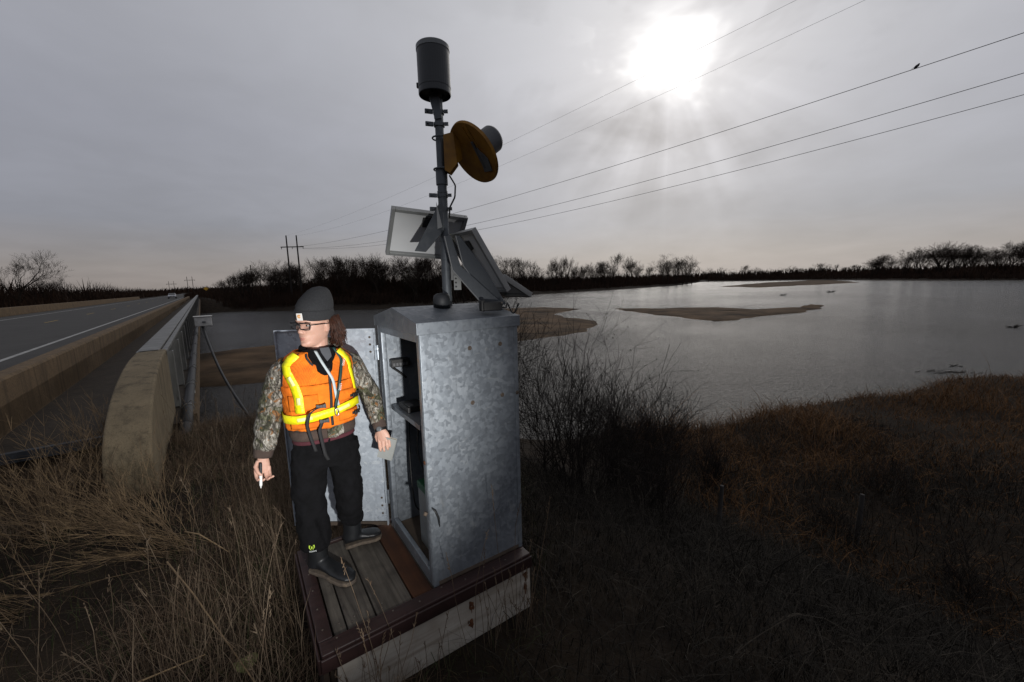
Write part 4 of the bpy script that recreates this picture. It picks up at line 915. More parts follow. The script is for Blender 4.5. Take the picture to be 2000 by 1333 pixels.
# beanie: folded cuff and slouching crown
bt = []; tilt = nrm(HU * 1.0 - HF * .05)
for u, r, back in ((-.004, .087, .0), (.012, .0905, .0), (.05, .092, -.002), (.058, .089, -.003)):
    bt.append((u, r, back))
def bean_ring(u, a, b, back, n=40): 
    return np.array([hp(-.012 + back + a * math.cos(t), b * math.sin(t), u + .014 - .10 * (a * math.cos(t)) * -1.0 * .55) for t in np.arange(n) * 2 * math.pi / n])
s = MB(); s.ring_loft([bean_ring(u, a, b, k_) for u, a, b, k_ in ((.000, .098, .080, 0), (.002, .103, .085, 0), (.012, .1065, .0885, 0), (.044, .1065, .0885, -.002), (.054, .105, .087, -.003), (.056, .098, .080, -.003))]); cuff = obj('beanie', s, m_bean, person, smooth=True, label='charcoal knit beanie with a folded cuff and white patch')
s = MB(); s.ring_loft([bean_ring(.045 + (u - .045) * .93, a, b, k_) for u, a, b, k_ in ((.045, .1015, .0845, -.003), (.075, .101, .086, -.010), (.105, .090, .080, -.022), (.132, .073, .068, -.036), (.155, .055, .054, -.048), (.170, .037, .037, -.055), (.177, .010, .010, -.058))]); obj('crown', s, m_bean, cuff, smooth=True)
# patch on the cuff: white square with an orange mark
pc = hp(.088, -.062 + .0, .026 + .040); pnv = nrm(HF * .80 - HS * .62); pxv = nrm(np.cross(UZ, pnv)); 
tq = math.radians(6); pc = hp(-.012 + .110 * math.cos(tq), .092 * math.sin(tq), .026 + .014 + .0055 * 1.0) ; pnv = nrm(HF * math.cos(tq) / .110 + HS * math.sin(tq) / .092); pxv = nrm(np.cross(UZ, pnv)); pyv = np.cross(pnv, pxv)
m_wp = mat('patch_white', (0.74, 0.73, 0.70), (0.68, 0.66, 0.63), rough=.7); m_op = mat('patch_orange', (0.72, 0.33, 0.05), (0.62, 0.27, 0.04), rough=.7)
def PP(x, y, d): return pc + pxv * x + pyv * y + pnv * d
s = MB(); s.box(PP(0, 0, .003), pxv * .0175, pyv * .0205, pnv * .002); patch = obj('patch', s, m_wp, cuff, bevel=.001)
arc = [PP(.010 * math.cos(t) * (1 - .08 * t), .0025 + .0095 * math.sin(t) * (1 - .05 * t), .0056) for t in np.linspace(.5, 5.6, 18)]
s = MB(); s.tube(arc, [.0016 + .0014 * math.sin(math.pi * k / 17) for k in range(18)], 6, ref=pnv); s.tube([PP(.0065, .008, .0056), PP(-.001, .003, .0056), PP(.007, -.003, .0056)], .0018, 6); obj('patch_mark', s, m_op, patch, smooth=True)
# hair: strands behind the ear to the shoulder, on the image right and behind
s = MB(); rh = random.Random(5)
for k in range(360):
    side = 1; t0 = rh.uniform(-.10, -.034); p0 = hp(t0, side * (.070 + .012 * (1 - abs(t0 + .04) * 8) + rh.uniform(-.012, .006)), .02 + rh.uniform(-.01, .01))
    L_ = rh.uniform(.10, .19); out_ = rh.uniform(-.005, .034); bk = rh.uniform(-.035, .012)
    p1 = p0 - HU * L_ * .4 + HS * side * out_ * .5 + HF * bk * .3 + V3(rh.uniform(-.006, .006), rh.uniform(-.006, .006), 0)
    p2 = p0 - HU * L_ * .75 + HS * side * out_ + HF * bk * .8 + V3(rh.uniform(-.012, .012), rh.uniform(-.012, .012), 0)
    p3 = p0 - HU * L_ + HS * side * (out_ * 1.1 - .01 + rh.uniform(-.02, .02)) + HF * bk + V3(rh.uniform(-.02, .02), rh.uniform(-.02, .02), 0)
    s.tube([p0, p1, p2, p3], [.0034, .003, .0022, .0006], 4)
obj('hair', s, m_hair, person, smooth=True)

# jacket with sleeves
jk = MB(); jk.ring_loft(torso_rings([.87, .90, .94, 1.0, 1.08, 1.16, 1.22, 1.262, 1.30, 1.33, 1.355], 0.0, 30))
def limb(P, R, n=18):
    P = np.array(P); t = np.linspace(0, len(P) - 1, 4 * len(P)); Q = np.stack([np.interp(t, range(len(P)), P[:, k]) for k in range(3)], 1); rr_ = np.interp(t, range(len(P)), R)
    for _ in range(2): Q[1:-1] = (Q[:-2] + 2 * Q[1:-1] + Q[2:]) / 4
    rn = random.Random(int(abs(P[0][0]) * 1000)); rr_ = rr_ * (1 + np.array([rn.uniform(-.045, .045) for _ in rr_]))
    return Q, rr_
for A, B, C in ((SHR, ELR, WRR), (SHL, ELL, WRL)):
    Q, rr_ = limb([A + (V3(-1.18, 2.36, 1.22) - A) * .45, A, (A + B) / 2, B, (B + C) / 2, C + (B - C) * .10], [.070, .074, .072, .068, .064, .054] if A is SHR else [.066, .068, .063, .058, .053, .045]); jk.tube(Q, rr_, 18)
jk.ell(V3(-1.15, 2.43, 1.365), V3(.11, 0, 0), V3(0, .055, 0), V3(0, 0, .06), 18, 10)      # hood lying behind the neck
obj('jacket', remesh(jk, .0075, 5, .016, .055), m_camo, person, label='camouflage jacket in grey and brown bark pattern')
for (A, B, C), r in (((SHR, ELR, WRR), .050), ((SHL, ELL, WRL), .042)):
    d = nrm(C - B); s = MB(); s.tube([C - d * .045, C - d * .035, C, C + d * .012, C + d * .013], [r * .9, r * 1.06, r * 1.0, r * .92, r * .6], 18); obj('cuff', s, m_knit, person, smooth=True)
s = MB(); s.ring_loft([np.array([tor(2 * math.pi * k / 40, z, o_) for k in range(40)]) for z, o_ in ((.838, -.004), (.841, .006), (.86, .010), (.895, .010), (.905, .0))]); obj('waistband', s, m_knit, person, smooth=True)
s = MB(); s.ring_loft([np.array([tor(2 * math.pi * k / 40, .84, o_) + UZ * (z - .84) for k in range(40)]) for z, o_ in ((.815, -.004), (.817, .004), (.839, .002))]); obj('shirt_hem', s, m_mar, person, smooth=True)
s = MB(); s.prism([tor(.36, .915, .017), tor(.36, .855, .017), tor(.10, .838, .02), tor(-.05, .848, .02), tor(-.05, .915, .02)], BF * .004); obj('jacket_flap', s, m_camo, person)
# dark fleece collar and grey shirt at the V
s = MB(); n = 40; rings = []
for u, r, z in ((0, .085, 1.315), (1, .104, 1.335), (2, .098, 1.385), (3, .078, 1.400), (4, .066, 1.365)):
    rings.append(np.array([V3(-1.166, 2.355, z - (.105 * max(0, math.cos(t)) ** 2.0)) + BS * r * math.sin(t) * (1 - .1 * max(0, math.cos(t))) + BF * (r * 1.02 * math.cos(t) + .03 * max(0, math.cos(t))) for t in np.arange(n) * 2 * math.pi / n]))
obj('collar', remesh(MB().ring_loft(rings, cap=False, closed=True), .006, 2, .006, .04), m_black, person)
s = MB(); s.ring_loft([np.array([V3(-1.166, 2.356, z) + BS * r * math.sin(t) + BF * r * math.cos(t) for t in np.arange(24) * 2 * math.pi / 24]) for z, r in ((1.26, .085), (1.32, .074), (1.355, .066), (1.365, .060))]); obj('shirt', s, m_gsh, person, smooth=True)

# vest
def vest_sheet(ph0, ph1, zb, zt, off, nphi, nz, bul=0.0):
    rings = []; V = []; Fc = []
    for i in range(nphi + 1):
        ph = ph0 + (ph1 - ph0) * i / nphi; b_, t_ = zb(ph), zt(ph)
        for j in range(nz + 1):
            q = j / nz; z = b_ + (t_ - b_) * q
            puff = bul * max(0, math.cos(ph)) ** .3 * math.sin(math.pi * min(1, max(0, (z - .90) / .34))) ** .6 if math.cos(ph) > 0 else 0
            V.append(tor(ph, z, off + puff))
    for i in range(nphi):
        for j in range(nz): a = i * (nz + 1) + j; Fc.append((a, a + 1, a + nz + 2, a + nz + 1))
    m = MB(); m.add(V, Fc); return m
s = vest_sheet(math.radians(-62), math.radians(62), lambda p: 1.21, lambda p: 1.375, .010, 30, 10); obj('fleece_lining', s, m_black, person, smooth=True)
s = vest_sheet(math.radians(-4), math.radians(19), lambda p: 1.275 + .10 * abs(math.degrees(p) - 8) / 11 * .9, lambda p: 1.378, .014, 16, 8); obj('shirt_front', s, m_gsh, person, smooth=True)
def zt_front(ph):
    d = abs(math.degrees(math.atan2(math.sin(ph), math.cos(ph))))
    return float(np.interp(d, [0, 8, 20, 34, 54, 61, 68, 77, 90, 105, 118, 126, 138, 155, 180], [1.275, 1.28, 1.32, 1.358, 1.358, 1.325, 1.25, 1.175, 1.13, 1.175, 1.25, 1.325, 1.358, 1.35, 1.34]))
zb_ = lambda ph: .925 - .012 * math.cos(ph)
split = 1.175
def solid(o, th): 
    md = o.modifiers.new('solid', 'SOLIDIFY'); md.thickness = th; md.offset = 1; return o
vest = solid(obj('vest', vest_sheet(math.radians(-179.5), math.radians(179.5), zb_, lambda p: min(zt_front(p), split), .012, 150, 24, .013), m_vest, person, smooth=True, label='bright orange life vest with lime reflective tape'), .012)
dsp = bpy.data.textures.new('vestfold', 'CLOUDS'); dsp.noise_scale = .055; mdp = vest.modifiers.new('d', 'DISPLACE'); mdp.texture = dsp; mdp.strength = .020; mdp.mid_level = .5
up = vest_sheet(math.radians(-179.5), math.radians(179.5), lambda p: min(split + .002, zt_front(p) - .002), lambda p: zt_front(p), .011, 180, 20, .013); solid(obj('shoulder_mesh', up, m_vmesh, vest, smooth=True), .009)
for q in (-1, 1):   # shoulder bridges
    V = []; nn = 16
    for i in range(nn + 1):
        ph = math.radians(34 + (146 - 34) * i / nn) * q
        for z in (1.312 if 3 < i < 13 else 1.302, 1.325, 1.34, 1.358): V.append(tor(ph, z, .014))
    s = MB(); s.add(V, [(i * 4 + j, i * 4 + j + 1, i * 4 + j + 5, i * 4 + j + 4) for i in range(nn) for j in range(3)]); solid(obj('shoulder_strap', s, m_vmesh, vest, smooth=True), .009)
def vtape(path, w_, m, name, off, parent, th=.003):
    """ribbon that follows the vest: path of (phi deg, z)"""
    P = np.array(path, float); t = np.linspace(0, len(P) - 1, 14 * (len(P) - 1) + 1); Q = np.stack([np.interp(t, range(len(P)), P[:, k]) for k in (0, 1)], 1)
    pts = []
    for d, z in Q:
        ph = math.radians(d); puff = .013 * max(0, math.cos(ph)) ** .3 * math.sin(math.pi * min(1, max(0, (z - .90) / .34))) ** .6 if math.cos(ph) > 0 else 0
        pts.append((tor(ph, z, off + puff), nrm(tor(ph, z, .1) - tor(ph, z, 0))))
    V = []; 
    for i, (p, n_) in enumerate(pts):
        d = nrm(pts[min(i + 1, len(pts) - 1)][0] - pts[max(i - 1, 0)][0]); sd = nrm(np.cross(d, n_)); V += [p - sd * w_ / 2, p, p + sd * w_ / 2]
    s = MB(); s.add(V, [(i * 3 + j, i * 3 + j + 1, i * 3 + j + 4, i * 3 + j + 3) for i in range(len(pts) - 1) for j in (0, 1)])
    return solid(obj(name, s, m, parent, smooth=True), th)
TO = .034
vt = [vtape([(-56, 1.356), (-55, 1.32), (-47, 1.25), (-39, 1.18), (-36, 1.12), (-36, 1.03)], .050, m_tape, 'tape', TO + .014, vest),
      vtape([(38, 1.358), (38, 1.31), (42, 1.23), (49, 1.16), (58, 1.08)], .040, m_tape, 'tape', TO - .002, vest),
      vtape([(-78, .992), (-45, .988), (-20, .994), (5, 1.008), (25, 1.022), (50, 1.03), (75, 1.022)], .048, m_tape, 'tape', TO + .002, vest),
      vtape([(-120, .99), (-95, .992), (-80, .992)], .048, m_tape, 'tape', .032, vest), vtape([(77, 1.022), (100, 1.0), (125, .99)], .048, m_tape, 'tape', .032, vest)]
for pth, o_ in (([(-46, 1.24), (-42, 1.21), (-40, 1.19)], TO + .018), ([(-36, 1.12), (-36, 1.08)], TO + .018), ([(-44, .988), (-20, .994)], TO + .007), ([(8, 1.010), (30, 1.024)], TO + .007)): vtape(pth, .02, m_silver, 'silver_strip', o_, vest, .0015)
m_bind = m_strap
vtape([(d, zt_front(math.radians(d)) - .004) for d in (-12, -20, -28, -34)], .012, m_bind, 'binding', .03, vest)
vtape([(-89, 1.13), (-77, 1.175), (-68, 1.25), (-61, 1.325), (-54, 1.355)], .012, m_bind, 'binding', .026, vest); vtape([(89, 1.13), (77, 1.175), (68, 1.25), (61, 1.325), (54, 1.355)], .012, m_bind, 'binding', .026, vest)
vtape([(4, 1.265), (3, 1.08), (2, 1.0), (2, .925)], .014, m_strap, 'zipper', TO + .003, vest)
# pockets with puffed fronts
for d0, d1, z0, z1 in ((-60, -10, 1.035, 1.125), (12, 62, .935, .99), (14, 60, 1.055, 1.12), (-62, -8, .93, .965)):
    s = vest_sheet(math.radians(d0), math.radians(d1), lambda p: z0, lambda p: z1, .030, 14, 6, .013)
    for k, v_ in enumerate(s.v):
        i, j = divmod(k, 7); bump_ = .010 * math.sin(math.pi * i / 14) * math.sin(math.pi * j / 6); n_ = nrm(V3(*v_) - V3(-1.18, 2.36, v_[2])); s.v[k] = tuple(V3(*v_) + n_ * bump_)
    solid(obj('pocket', s, m_vest, vest, smooth=True), .004)
# buckles and straps
def VP(d, z, o_): 
    ph = math.radians(d); puff = .013 * max(0, math.cos(ph)) ** .3 * math.sin(math.pi * min(1, max(0, (z - .90) / .34))) ** .6
    return tor(ph, z, o_ + puff)
def buckle(d, z, name='buckle'):
    c = VP(d, z, .044); n_ = nrm(VP(d, z, .1) - VP(d, z, 0)); x = nrm(np.cross(UZ, n_)); y = np.cross(n_, x); s = MB()
    for q in (-1, 1): s.prism([c + x * .004 * q - y * .008, c + x * .026 * q - y * .014, c + x * .026 * q + y * .014, c + x * .004 * q + y * .008], n_ * .009)
    s.box(c + n_ * .004, x * .008, y * .009, n_ * .006); obj(name, s, m_blk, vest, bevel=.002)
for d, z in ((42, 1.075), (44, .965), (-8, 1.055), (-6, .965)): buckle(d, z)
vtape([(32, 1.075), (60, 1.08), (85, 1.07)], .016, m_strap, 'strap', .04, vest); vtape([(34, .965), (60, .965), (85, .965)], .016, m_strap, 'strap', .04, vest); vtape([(-85, .895), (-60, .895), (-12, .895)], .016, m_strap, 'strap', .041, vest) if False else None
def ribbon(pts, w_, m, name, parent, wd=None):
    P = np.array(pts); t = np.linspace(0, len(P) - 1, 8 * (len(P) - 1) + 1); Q = np.stack([np.interp(t, range(len(P)), P[:, k]) for k in range(3)], 1)
    for _ in range(3): Q[1:-1] = (Q[:-2] + 2 * Q[1:-1] + Q[2:]) / 4
    V = []
    for i, p in enumerate(Q):
        sd = nrm(wd if wd is not None else BS); V += [p - sd * w_ / 2, p + sd * w_ / 2]
    s = MB(); s.add(V, [(2 * i, 2 * i + 1, 2 * i + 3, 2 * i + 2) for i in range(len(Q) - 1)]); return solid(obj(name, s, m, parent, smooth=True), .0025)
ribbon([VP(-10, 1.055, .05), VP(-22, 1.03, .07), VP(-27, .96, .065), VP(-24, .87, .06), tor(-.36, .84, .05) - UZ * .05], .017, m_strap, 'loose_strap', vest)
ribbon([VP(-8, .965, .05), VP(-13, .92, .06), tor(-.2, .845, .06), tor(-.16, .84, .055) - UZ * .08, tor(-.1, .84, .045) - UZ * .12], .019, m_strap, 'loose_strap', vest)
# lanyard: pale strip and dark green strip with lettering, carabiner
lan = empty('lanyard', VP(5, 1.1, .05), None, None); bpy.data.objects.remove(lan)
m_lw = mat('lanyard_white', (0.50, 0.55, 0.56), (0.36, 0.42, 0.44), rough=.6); m_lg = mat('lanyard_green', (0.012, 0.045, 0.040), (0.010, 0.035, 0.032), rough=.6)
top1 = tor(math.radians(-14), 1.358, .02) + UZ * .01; top2 = tor(math.radians(30), 1.358, .015) + UZ * .015; J = VP(8, 1.10, .048); Kb = VP(6, 1.03, .050)
l1 = ribbon([top1, tor(math.radians(-2), 1.30, .05), VP(6, 1.20, .048), J, VP(10, 1.04, .046)], .015, m_lw, 'lanyard_white_strip', person)
l2 = ribbon([top2, tor(math.radians(26), 1.30, .03), VP(16, 1.21, .05), VP(10, 1.11, .053), VP(7, 1.06, .052), Kb], .016, m_lg, 'lanyard', person, )
m_lt = mat('lanyard_lettering', (0.70, 0.74, 0.73), (0.62, 0.66, 0.65), rough=.6)
for (d, z, o_, sz, dd_) in ((24.0, 1.285, .045, .018, (tor(math.radians(17), 1.22, .04) - tor(math.radians(25.5), 1.30, .035))), (12.5, 1.15, .0575, .018, (VP(8, 1.05, .05) - VP(15, 1.17, .05)))):
    n_ = nrm(BF + UZ * .15); put_text('lanyard_lettering', 'USGS', sz, (tor if z > 1.2 else lambda p, z_, o2: VP(math.degrees(p), z_, o2))(math.radians(d), z, o_ ) + n_ * .003, nrm(dd_), np.cross(n_, nrm(dd_)), m_lt, l2)
s = MB(); cc_ = VP(6, 1.005, .060); s.tube([cc_ + BS * .010 * math.cos(t) + UZ * (.022 * math.sin(t)) for t in np.linspace(0, 2 * math.pi, 16)], .003, 6); obj('carabiner', s, mat('bright_steel', (0.6, 0.6, 0.6), rough=.25, metal=.8), l2, smooth=True)
s = MB(); s.tube([Kb, Kb + UZ * .005, VP(6, 1.022, .055)], .006, 8); obj('clasp', s, m_blk, l2)

# trousers, boots
pt = MB()
pt.ring_loft([np.array([V3(-1.178, 2.365, z) + BS * a * .95 * math.sin(t) + BF * b_ * math.cos(t) for t in np.arange(26) * 2 * math.pi / 26]) for z, a, b_ in ((.86, .172, .115), (.82, .180, .12), (.75, .190, .125), (.68, .182, .118), (.64, .150, .10))])
for A, B, C, R in ((HIPR, KNR, ANR, (.098, .104, .098, .092, .088, .084, .076)), (HIPL, KNL, ANL, (.094, .098, .090, .082, .078, .074, .066))):
    Q, rr_ = limb([A, A - UZ * .06, A + (B - A) * .55, B, B + (C - B) * .45, C + UZ * .06, C + UZ * .035], R); pt.tube(Q, rr_, 20)
obj('trousers', remesh(pt, .008, 3, .034, .075), m_black, person)
bm2 = None
for C, toe, nm in ((ANR, V3(-.962, 2.112, 0), 'near'), (ANL, V3(-.945, 2.560, 0), 'far')):
    heel = V3(C[0], C[1], 0); d = nrm(toe - heel); heel = heel - d * .055; sd = np.cross(UZ, d); Lb = np.linalg.norm(toe - heel)
    s = MB()
    s.tube([C + UZ * .10, C + UZ * .04, C - UZ * .03, C - UZ * .08 - d * .01], [.062, .058, .058, .060], 18)
    secs = [(-.005, .034, .085), (.06, .046, .115), (.28, .046, .115), (.45, .045, .088), (.62, .052, .074), (.80, .053, .066), (.93, .044, .056), (1.0, .018, .040)]
    s.ring_loft([np.array([heel + d * (Lb * f) + sd * w_ * math.cos(t) + UZ * max(.022, (.022 + (h_ - .022) * (.5 + .5 * math.sin(t)) ** .75)) for t in np.arange(18) * 2 * math.pi / 18]) for f, w_, h_ in secs])
    bo = obj('boot', remesh(s, .006, 4), m_boot, person, label='black rubber boot')
    s = MB(); O2 = [(0, .036), (.06, .046), (.2, .044), (.42, .040), (.62, .053), (.82, .055), (.95, .042), (1.01, .012)]
    out_ = [heel + d * Lb * f + sd * w_ for f, w_ in O2] + [heel + d * Lb * f - sd * w_ for f, w_ in reversed(O2)]
    s.prism([p + UZ * .003 for p in out_], UZ * .022); obj('sole', s, m_sole, bo, bevel=.005)
    if nm == 'near':
        # emblem on the shaft: lime shield mark and small white lettering
        n_ = nrm(V3(.25, -.97, .12)); x = nrm(np.cross(UZ, n_)); y = np.cross(n_, x); e0 = C + V3(-.005, -.005, .075) + n_ * .087 + UZ * .0
        m_lime = mat('lime_emblem', (0.42, 0.60, 0.05), (0.36, 0.52, 0.05), rough=.6)
        def EP(a, b_, c_): return e0 + x * a + y * b_ + n_ * c_
        s = MB()
        for q in (-1, 1): s.prism([EP(q * .006, .012, 0), EP(q * .015, .014, 0), EP(q * .016, .0, 0), EP(q * .008, -.012, 0), EP(q * .003, -.016, 0), EP(q * .010, -.002, 0), EP(q * .010, .007, 0)], n_ * .002)
        s.prism([EP(-.004, .006, 0), EP(.004, .006, 0), EP(.003, -.008, 0), EP(-.003, -.008, 0)], n_ * .002)
        obj('emblem', s, m_lime, bo); put_text('emblem_lettering', 'TIDEWE', .011, EP(.004, -.024, .001), x, y, m_lt, bo)
# watch
d = nrm(WRL - ELL); s = MB(); wc = WRL + d * .018; s.lathe(wc - d * .011, d, [(.034, 0), (.036, .002), (.036, .020), (.034, .022)], 20); wb = obj('watch', s, m_blk, person)
s = MB(); wn_ = nrm(V3(.1, -1, .2) - d * (V3(.1, -1, .2) @ d)); s.lathe(wc + wn_ * .034, wn_, [(.016, 0), (.016, .006), (.012, .008)], 16); obj('watch_case', s, m_steel, wb)
# marker pen and notebook held in the hands
pen = empty('marker_pen', RH(.16, -.012, .05), 'black and white marker pen held in the hand at left', 'pen')
p0, p1 = RH(.035, -.012, .034), RH(.175, -.010, .050); pd = nrm(p1 - p0)
s = MB(); s.lathe(p0, pd, [(.006, 0), (.008, .003), (.008, .07)], 12); obj('cap', s, m_blk, pen)
s = MB(); s.lathe(p0, pd, [(.0078, .0705), (.0078, .125), (.004, .132), (.002, .142)], 12); obj('barrel', s, mat('white_plastic', (0.72, 0.72, 0.70), (0.68, 0.68, 0.66), rough=.4), pen)
nb = empty('notebook', LH(.15, 0, -.012), 'pale field notebook held in the hand at right', 'notebook')
nc = LH(.148, .005, -.014); nx = nrm(V3(.92, .0, -.30)); ny = nrm(V3(.28, .10, -.95)); ny = nrm(ny - nx * (ny @ nx)); nz_ = np.cross(nx, ny)
m_cov = mat('notebook_cover', (0.30, 0.31, 0.30), (0.24, 0.25, 0.24), rough=.7); m_page = mat('pages', (0.62, 0.58, 0.47), (0.55, 0.51, 0.41), rough=.8)
for q in (-1, 1):
    s = MB(); s.box(nc + nz_ * q * .0075, nx * .048, ny * .078, nz_ * .0012); obj('cover', s, m_cov, nb)
s = MB(); s.box(nc, nx * .0465, ny * .0765, nz_ * .0062); obj('pages', s, m_page, nb)
# ------------------------------------------------------------------ power line
m_pole = mat('creosote_pole', (0.022, 0.017, 0.014), (0.015, 0.012, 0.010), rough=.95, scale=4)
def hframe(name, c, h, sep_, arm, az, label, group='wooden power line structures'):
    c = np.asarray(c, float); u = V3(math.cos(az), math.sin(az), 0); t = empty(name, c, label, 'power pole', group)
    for q in (-1, 1):
        s = MB(); s.tube([c + u * q * sep_ / 2 - UZ * 1, c + u * q * sep_ / 2 + UZ * h], [.30 * h / 22, .20 * h / 22], 8); obj('pole', s, m_pole, t)
    s = MB(); s.bar(c - u * arm / 2 + UZ * (h - 3.7 * h / 22), c + u * arm / 2 + UZ * (h - 3.7 * h / 22), .22, .28); obj('crossarm', s, m_pole, t)
    for q in (-1, 0, 1):
        s = MB(); p = c + u * q * (arm / 2 - .2) + UZ * (h - 3.8 * h / 22); s.lathe(p, -UZ, [(.05, 0), (.12, .1), (.05, .2), (.12, .3), (.05, .4), (.12, .5), (.04, .6)], 8); obj('insulator', s, m_pole, t)
    return t
hframe('power_pole', (-69.2, 130, -2.6), 21.2, 3.2, 7.2, 0.02, 'nearest H-frame power pole above the trees behind the person')
hframe('power_pole', (-262, 330, -3), 17, 4, 8, 0.1, 'far H-frame power pole right above the bridge end')
hframe('power_pole', (-290, 345, -3), 14, 4, 8, 0.1, 'far H-frame power pole left above the car')
for i, (x, y, h, lb) in enumerate(((-128, 200, 16.5, 'tallest single pole left of the H-frame poles'), (-160, 240, 14.5, 'second single pole left of the H-frame poles'), (-192, 280, 13.5, 'third single pole left of the H-frame poles'),
                                   (-213, 305, 13, 'fourth single pole, small and far along the wood'), (-240, 338, 12.5, 'farthest and smallest single pole beyond the wood'))):
    t = empty('utility_pole', (x, y, -2.5), lb, 'power pole', 'single poles along the wood')
    s = MB(); s.tube([(x, y, -3.5), (x, y, h - 2.5)], [.28, .18], 7); obj('pole', s, m_pole, t)
    for k in range(3): s = MB(); s.bar((x, y, h - 3.6 - 1.3 * k), (x + 1.5, y, h - 3.4 - 1.3 * k), .1, .1); obj('insulator_arm', s, m_pole, t)
m_wire = mat('power_wire', (0.05, 0.05, 0.055), rough=.6)
WL = [((-72.5, 130, 14.9), (28.2, 23.7, 14.5), .627, 12.4, .020, 'uppermost of the three dark wires, with a bird on it'), ((-69, 130, 14.7), (33.9, 28.1, 14.5), .605, 11.54, .022, 'middle of the three dark power wires'),
      ((-65.6, 130, 14.4), (38, 31.4, 14.5), .576, 11.3, .022, 'lowest of the three dark power wires'), ((-70.6, 130, 18.6), (17.97, 27.1, 18.5), .789, 17.5, .009, 'upper of the two thin ground wires crossing the bright cloud'),
      ((-67.5, 130, 18.4), (22.3, 27.3, 18.5), .757, 16.8, .009, 'lower of the two thin ground wires crossing the bright cloud')]
def wire_pt(w_, t):
    (x0, y0, z0), (x1, y1, z1), tm, zm = w_[:4]; A = np.array([[0, 0, 1], [tm * tm, tm, 1], [1, 1, 1]]); c = np.linalg.solve(A, [z0, zm, z1])
    return V3(x0 + (x1 - x0) * t, y0 + (y1 - y0) * t, c[0] * t * t + c[1] * t + c[2])
for w_ in WL:
    obj('power_wire', MB().tube([wire_pt(w_, t) for t in np.linspace(0, 1.22, 60)], w_[4], 4), m_wire, label=w_[5], cat='wire', group='overhead wires')
bt_ = None
for t in np.linspace(.6, 1.1, 400):
    p = wire_pt(WL[0], t) - EYE
    if 1000 + 778 * (p @ r_) / (p @ f_) > 1788: bt_ = t; break
bp = wire_pt(WL[0], bt_); wd_ = nrm(wire_pt(WL[0], bt_ + .01) - bp)
bird = empty('perched_bird', bp, 'small dark bird perched on the uppermost dark wire', 'bird')
s = MB(); pr_ = nrm(np.cross(wd_, UZ)); s.ell(bp + UZ * .11, wd_ * .13 + UZ * .05, pr_ * .075, nrm(UZ) * .10, 12, 8); s.ell(bp + UZ * .20 + wd_ * .09, wd_ * .055, pr_ * .05, UZ * .05, 10, 6)
s.tube([bp + UZ * .09 - wd_ * .10, bp + UZ * .04 - wd_ * .26], [.035, .02], 6, flat=.4); s.tube([bp + UZ * .20 + wd_ * .13, bp + UZ * .195 + wd_ * .175], [.012, .003], 5); s.tube([bp, bp + UZ * .05], .012, 5)
obj('body', remesh(s, .014, 2), mat('dark_plumage', (0.02, 0.02, 0.022), rough=.8), bird)

# ------------------------------------------------------------------ bare trees
m_bark = mat('dark_bark', (0.030, 0.022, 0.017), (0.018, 0.014, 0.011), rough=1, scale=3, spec=.1)
m_twig = mat('dark_twigs', (0.034, 0.024, 0.018), (0.022, 0.016, 0.012), rough=1, scale=3, spec=.1)
def tubes_fast(segs, sides):
    """segs: array of (p0, p1, r0, r1); returns V, F"""
    S_ = np.array([np.concatenate([a, b, [c, d]]) for a, b, c, d in segs]); p0, p1, ra, rb = S_[:, :3], S_[:, 3:6], S_[:, 6], S_[:, 7]
    d = p1 - p0; d /= np.linalg.norm(d, axis=1)[:, None] + 1e-9; rf = np.where(np.abs(d[:, 2:3]) > .9, [[1., 0, 0]], [[0, 0, 1.]]); a = np.cross(d, rf); a /= np.linalg.norm(a, axis=1)[:, None]; b = np.cross(d, a)
    t = np.arange(sides) * 2 * math.pi / sides; ring = a[:, None, :] * np.cos(t)[None, :, None] + b[:, None, :] * np.sin(t)[None, :, None]
    V = np.concatenate([p0[:, None] + ring * ra[:, None, None], p1[:, None] + ring * rb[:, None, None]], 1).reshape(-1, 3)
    base_ = (np.arange(len(S_)) * 2 * sides)[:, None]; j = np.arange(sides); q = np.stack([j, (j + 1) % sides, sides + (j + 1) % sides, sides + j], 1)
    return V, (base_[:, :, None] + q[None]).reshape(-1, 4)
def grow(seed, H, spread=.55, depth=5, twig_r=.022, first=.28, lean=0.0, nb=(2, 4), up=.25, trunk_r=None):
    rg_ = random.Random(seed); big, small = [], []
    def br(p, d, L_, r, lev):
        n_ = 3 if lev < 2 else 2; pts = [p]; rad = [r]
        for k in range(n_):
            d = nrm(d + V3(rg_.gauss(0, .16), rg_.gauss(0, .16), rg_.gauss(0, .10) + up * .12 * (lev > 0))); pts.append(pts[-1] + d * L_ / n_); rad.append(max(twig_r * .6, r * (1 - .45 * (k + 1) / n_)))
            (big if lev < 2 else small).append((pts[-2], pts[-1], rad[-2], rad[-1]))
        if lev >= depth: return
        m_ = rg_.randint(*nb) + (2 if lev == 0 else 0)
        for k in range(m_):
            f = rg_.uniform(first if lev == 0 else .35, 1.0); i = min(int(f * n_), n_ - 1); q = pts[i] + (pts[i + 1] - pts[i]) * (f * n_ - i)
            az = rg_.uniform(0, 2 * math.pi); sd = nrm(np.cross(d, V3(math.cos(az), math.sin(az), .1))); nd = nrm(d * (1 - spread) + sd * spread + UZ * up)
            br(q, nd, L_ * rg_.uniform(.52, .78), max(twig_r * .6, rad[i] * rg_.uniform(.45, .62)), lev + 1)
        br(pts[-1], nrm(d + V3(rg_.gauss(0, .25), rg_.gauss(0, .25), .1)), L_ * .62, max(twig_r * .6, rad[-1] * .8), lev + 1)
    br(V3(0, 0, -.3), nrm(V3(lean, lean * .5, 1)), H * .45, trunk_r or H * .017, 0)
    return big, small
TREES = []
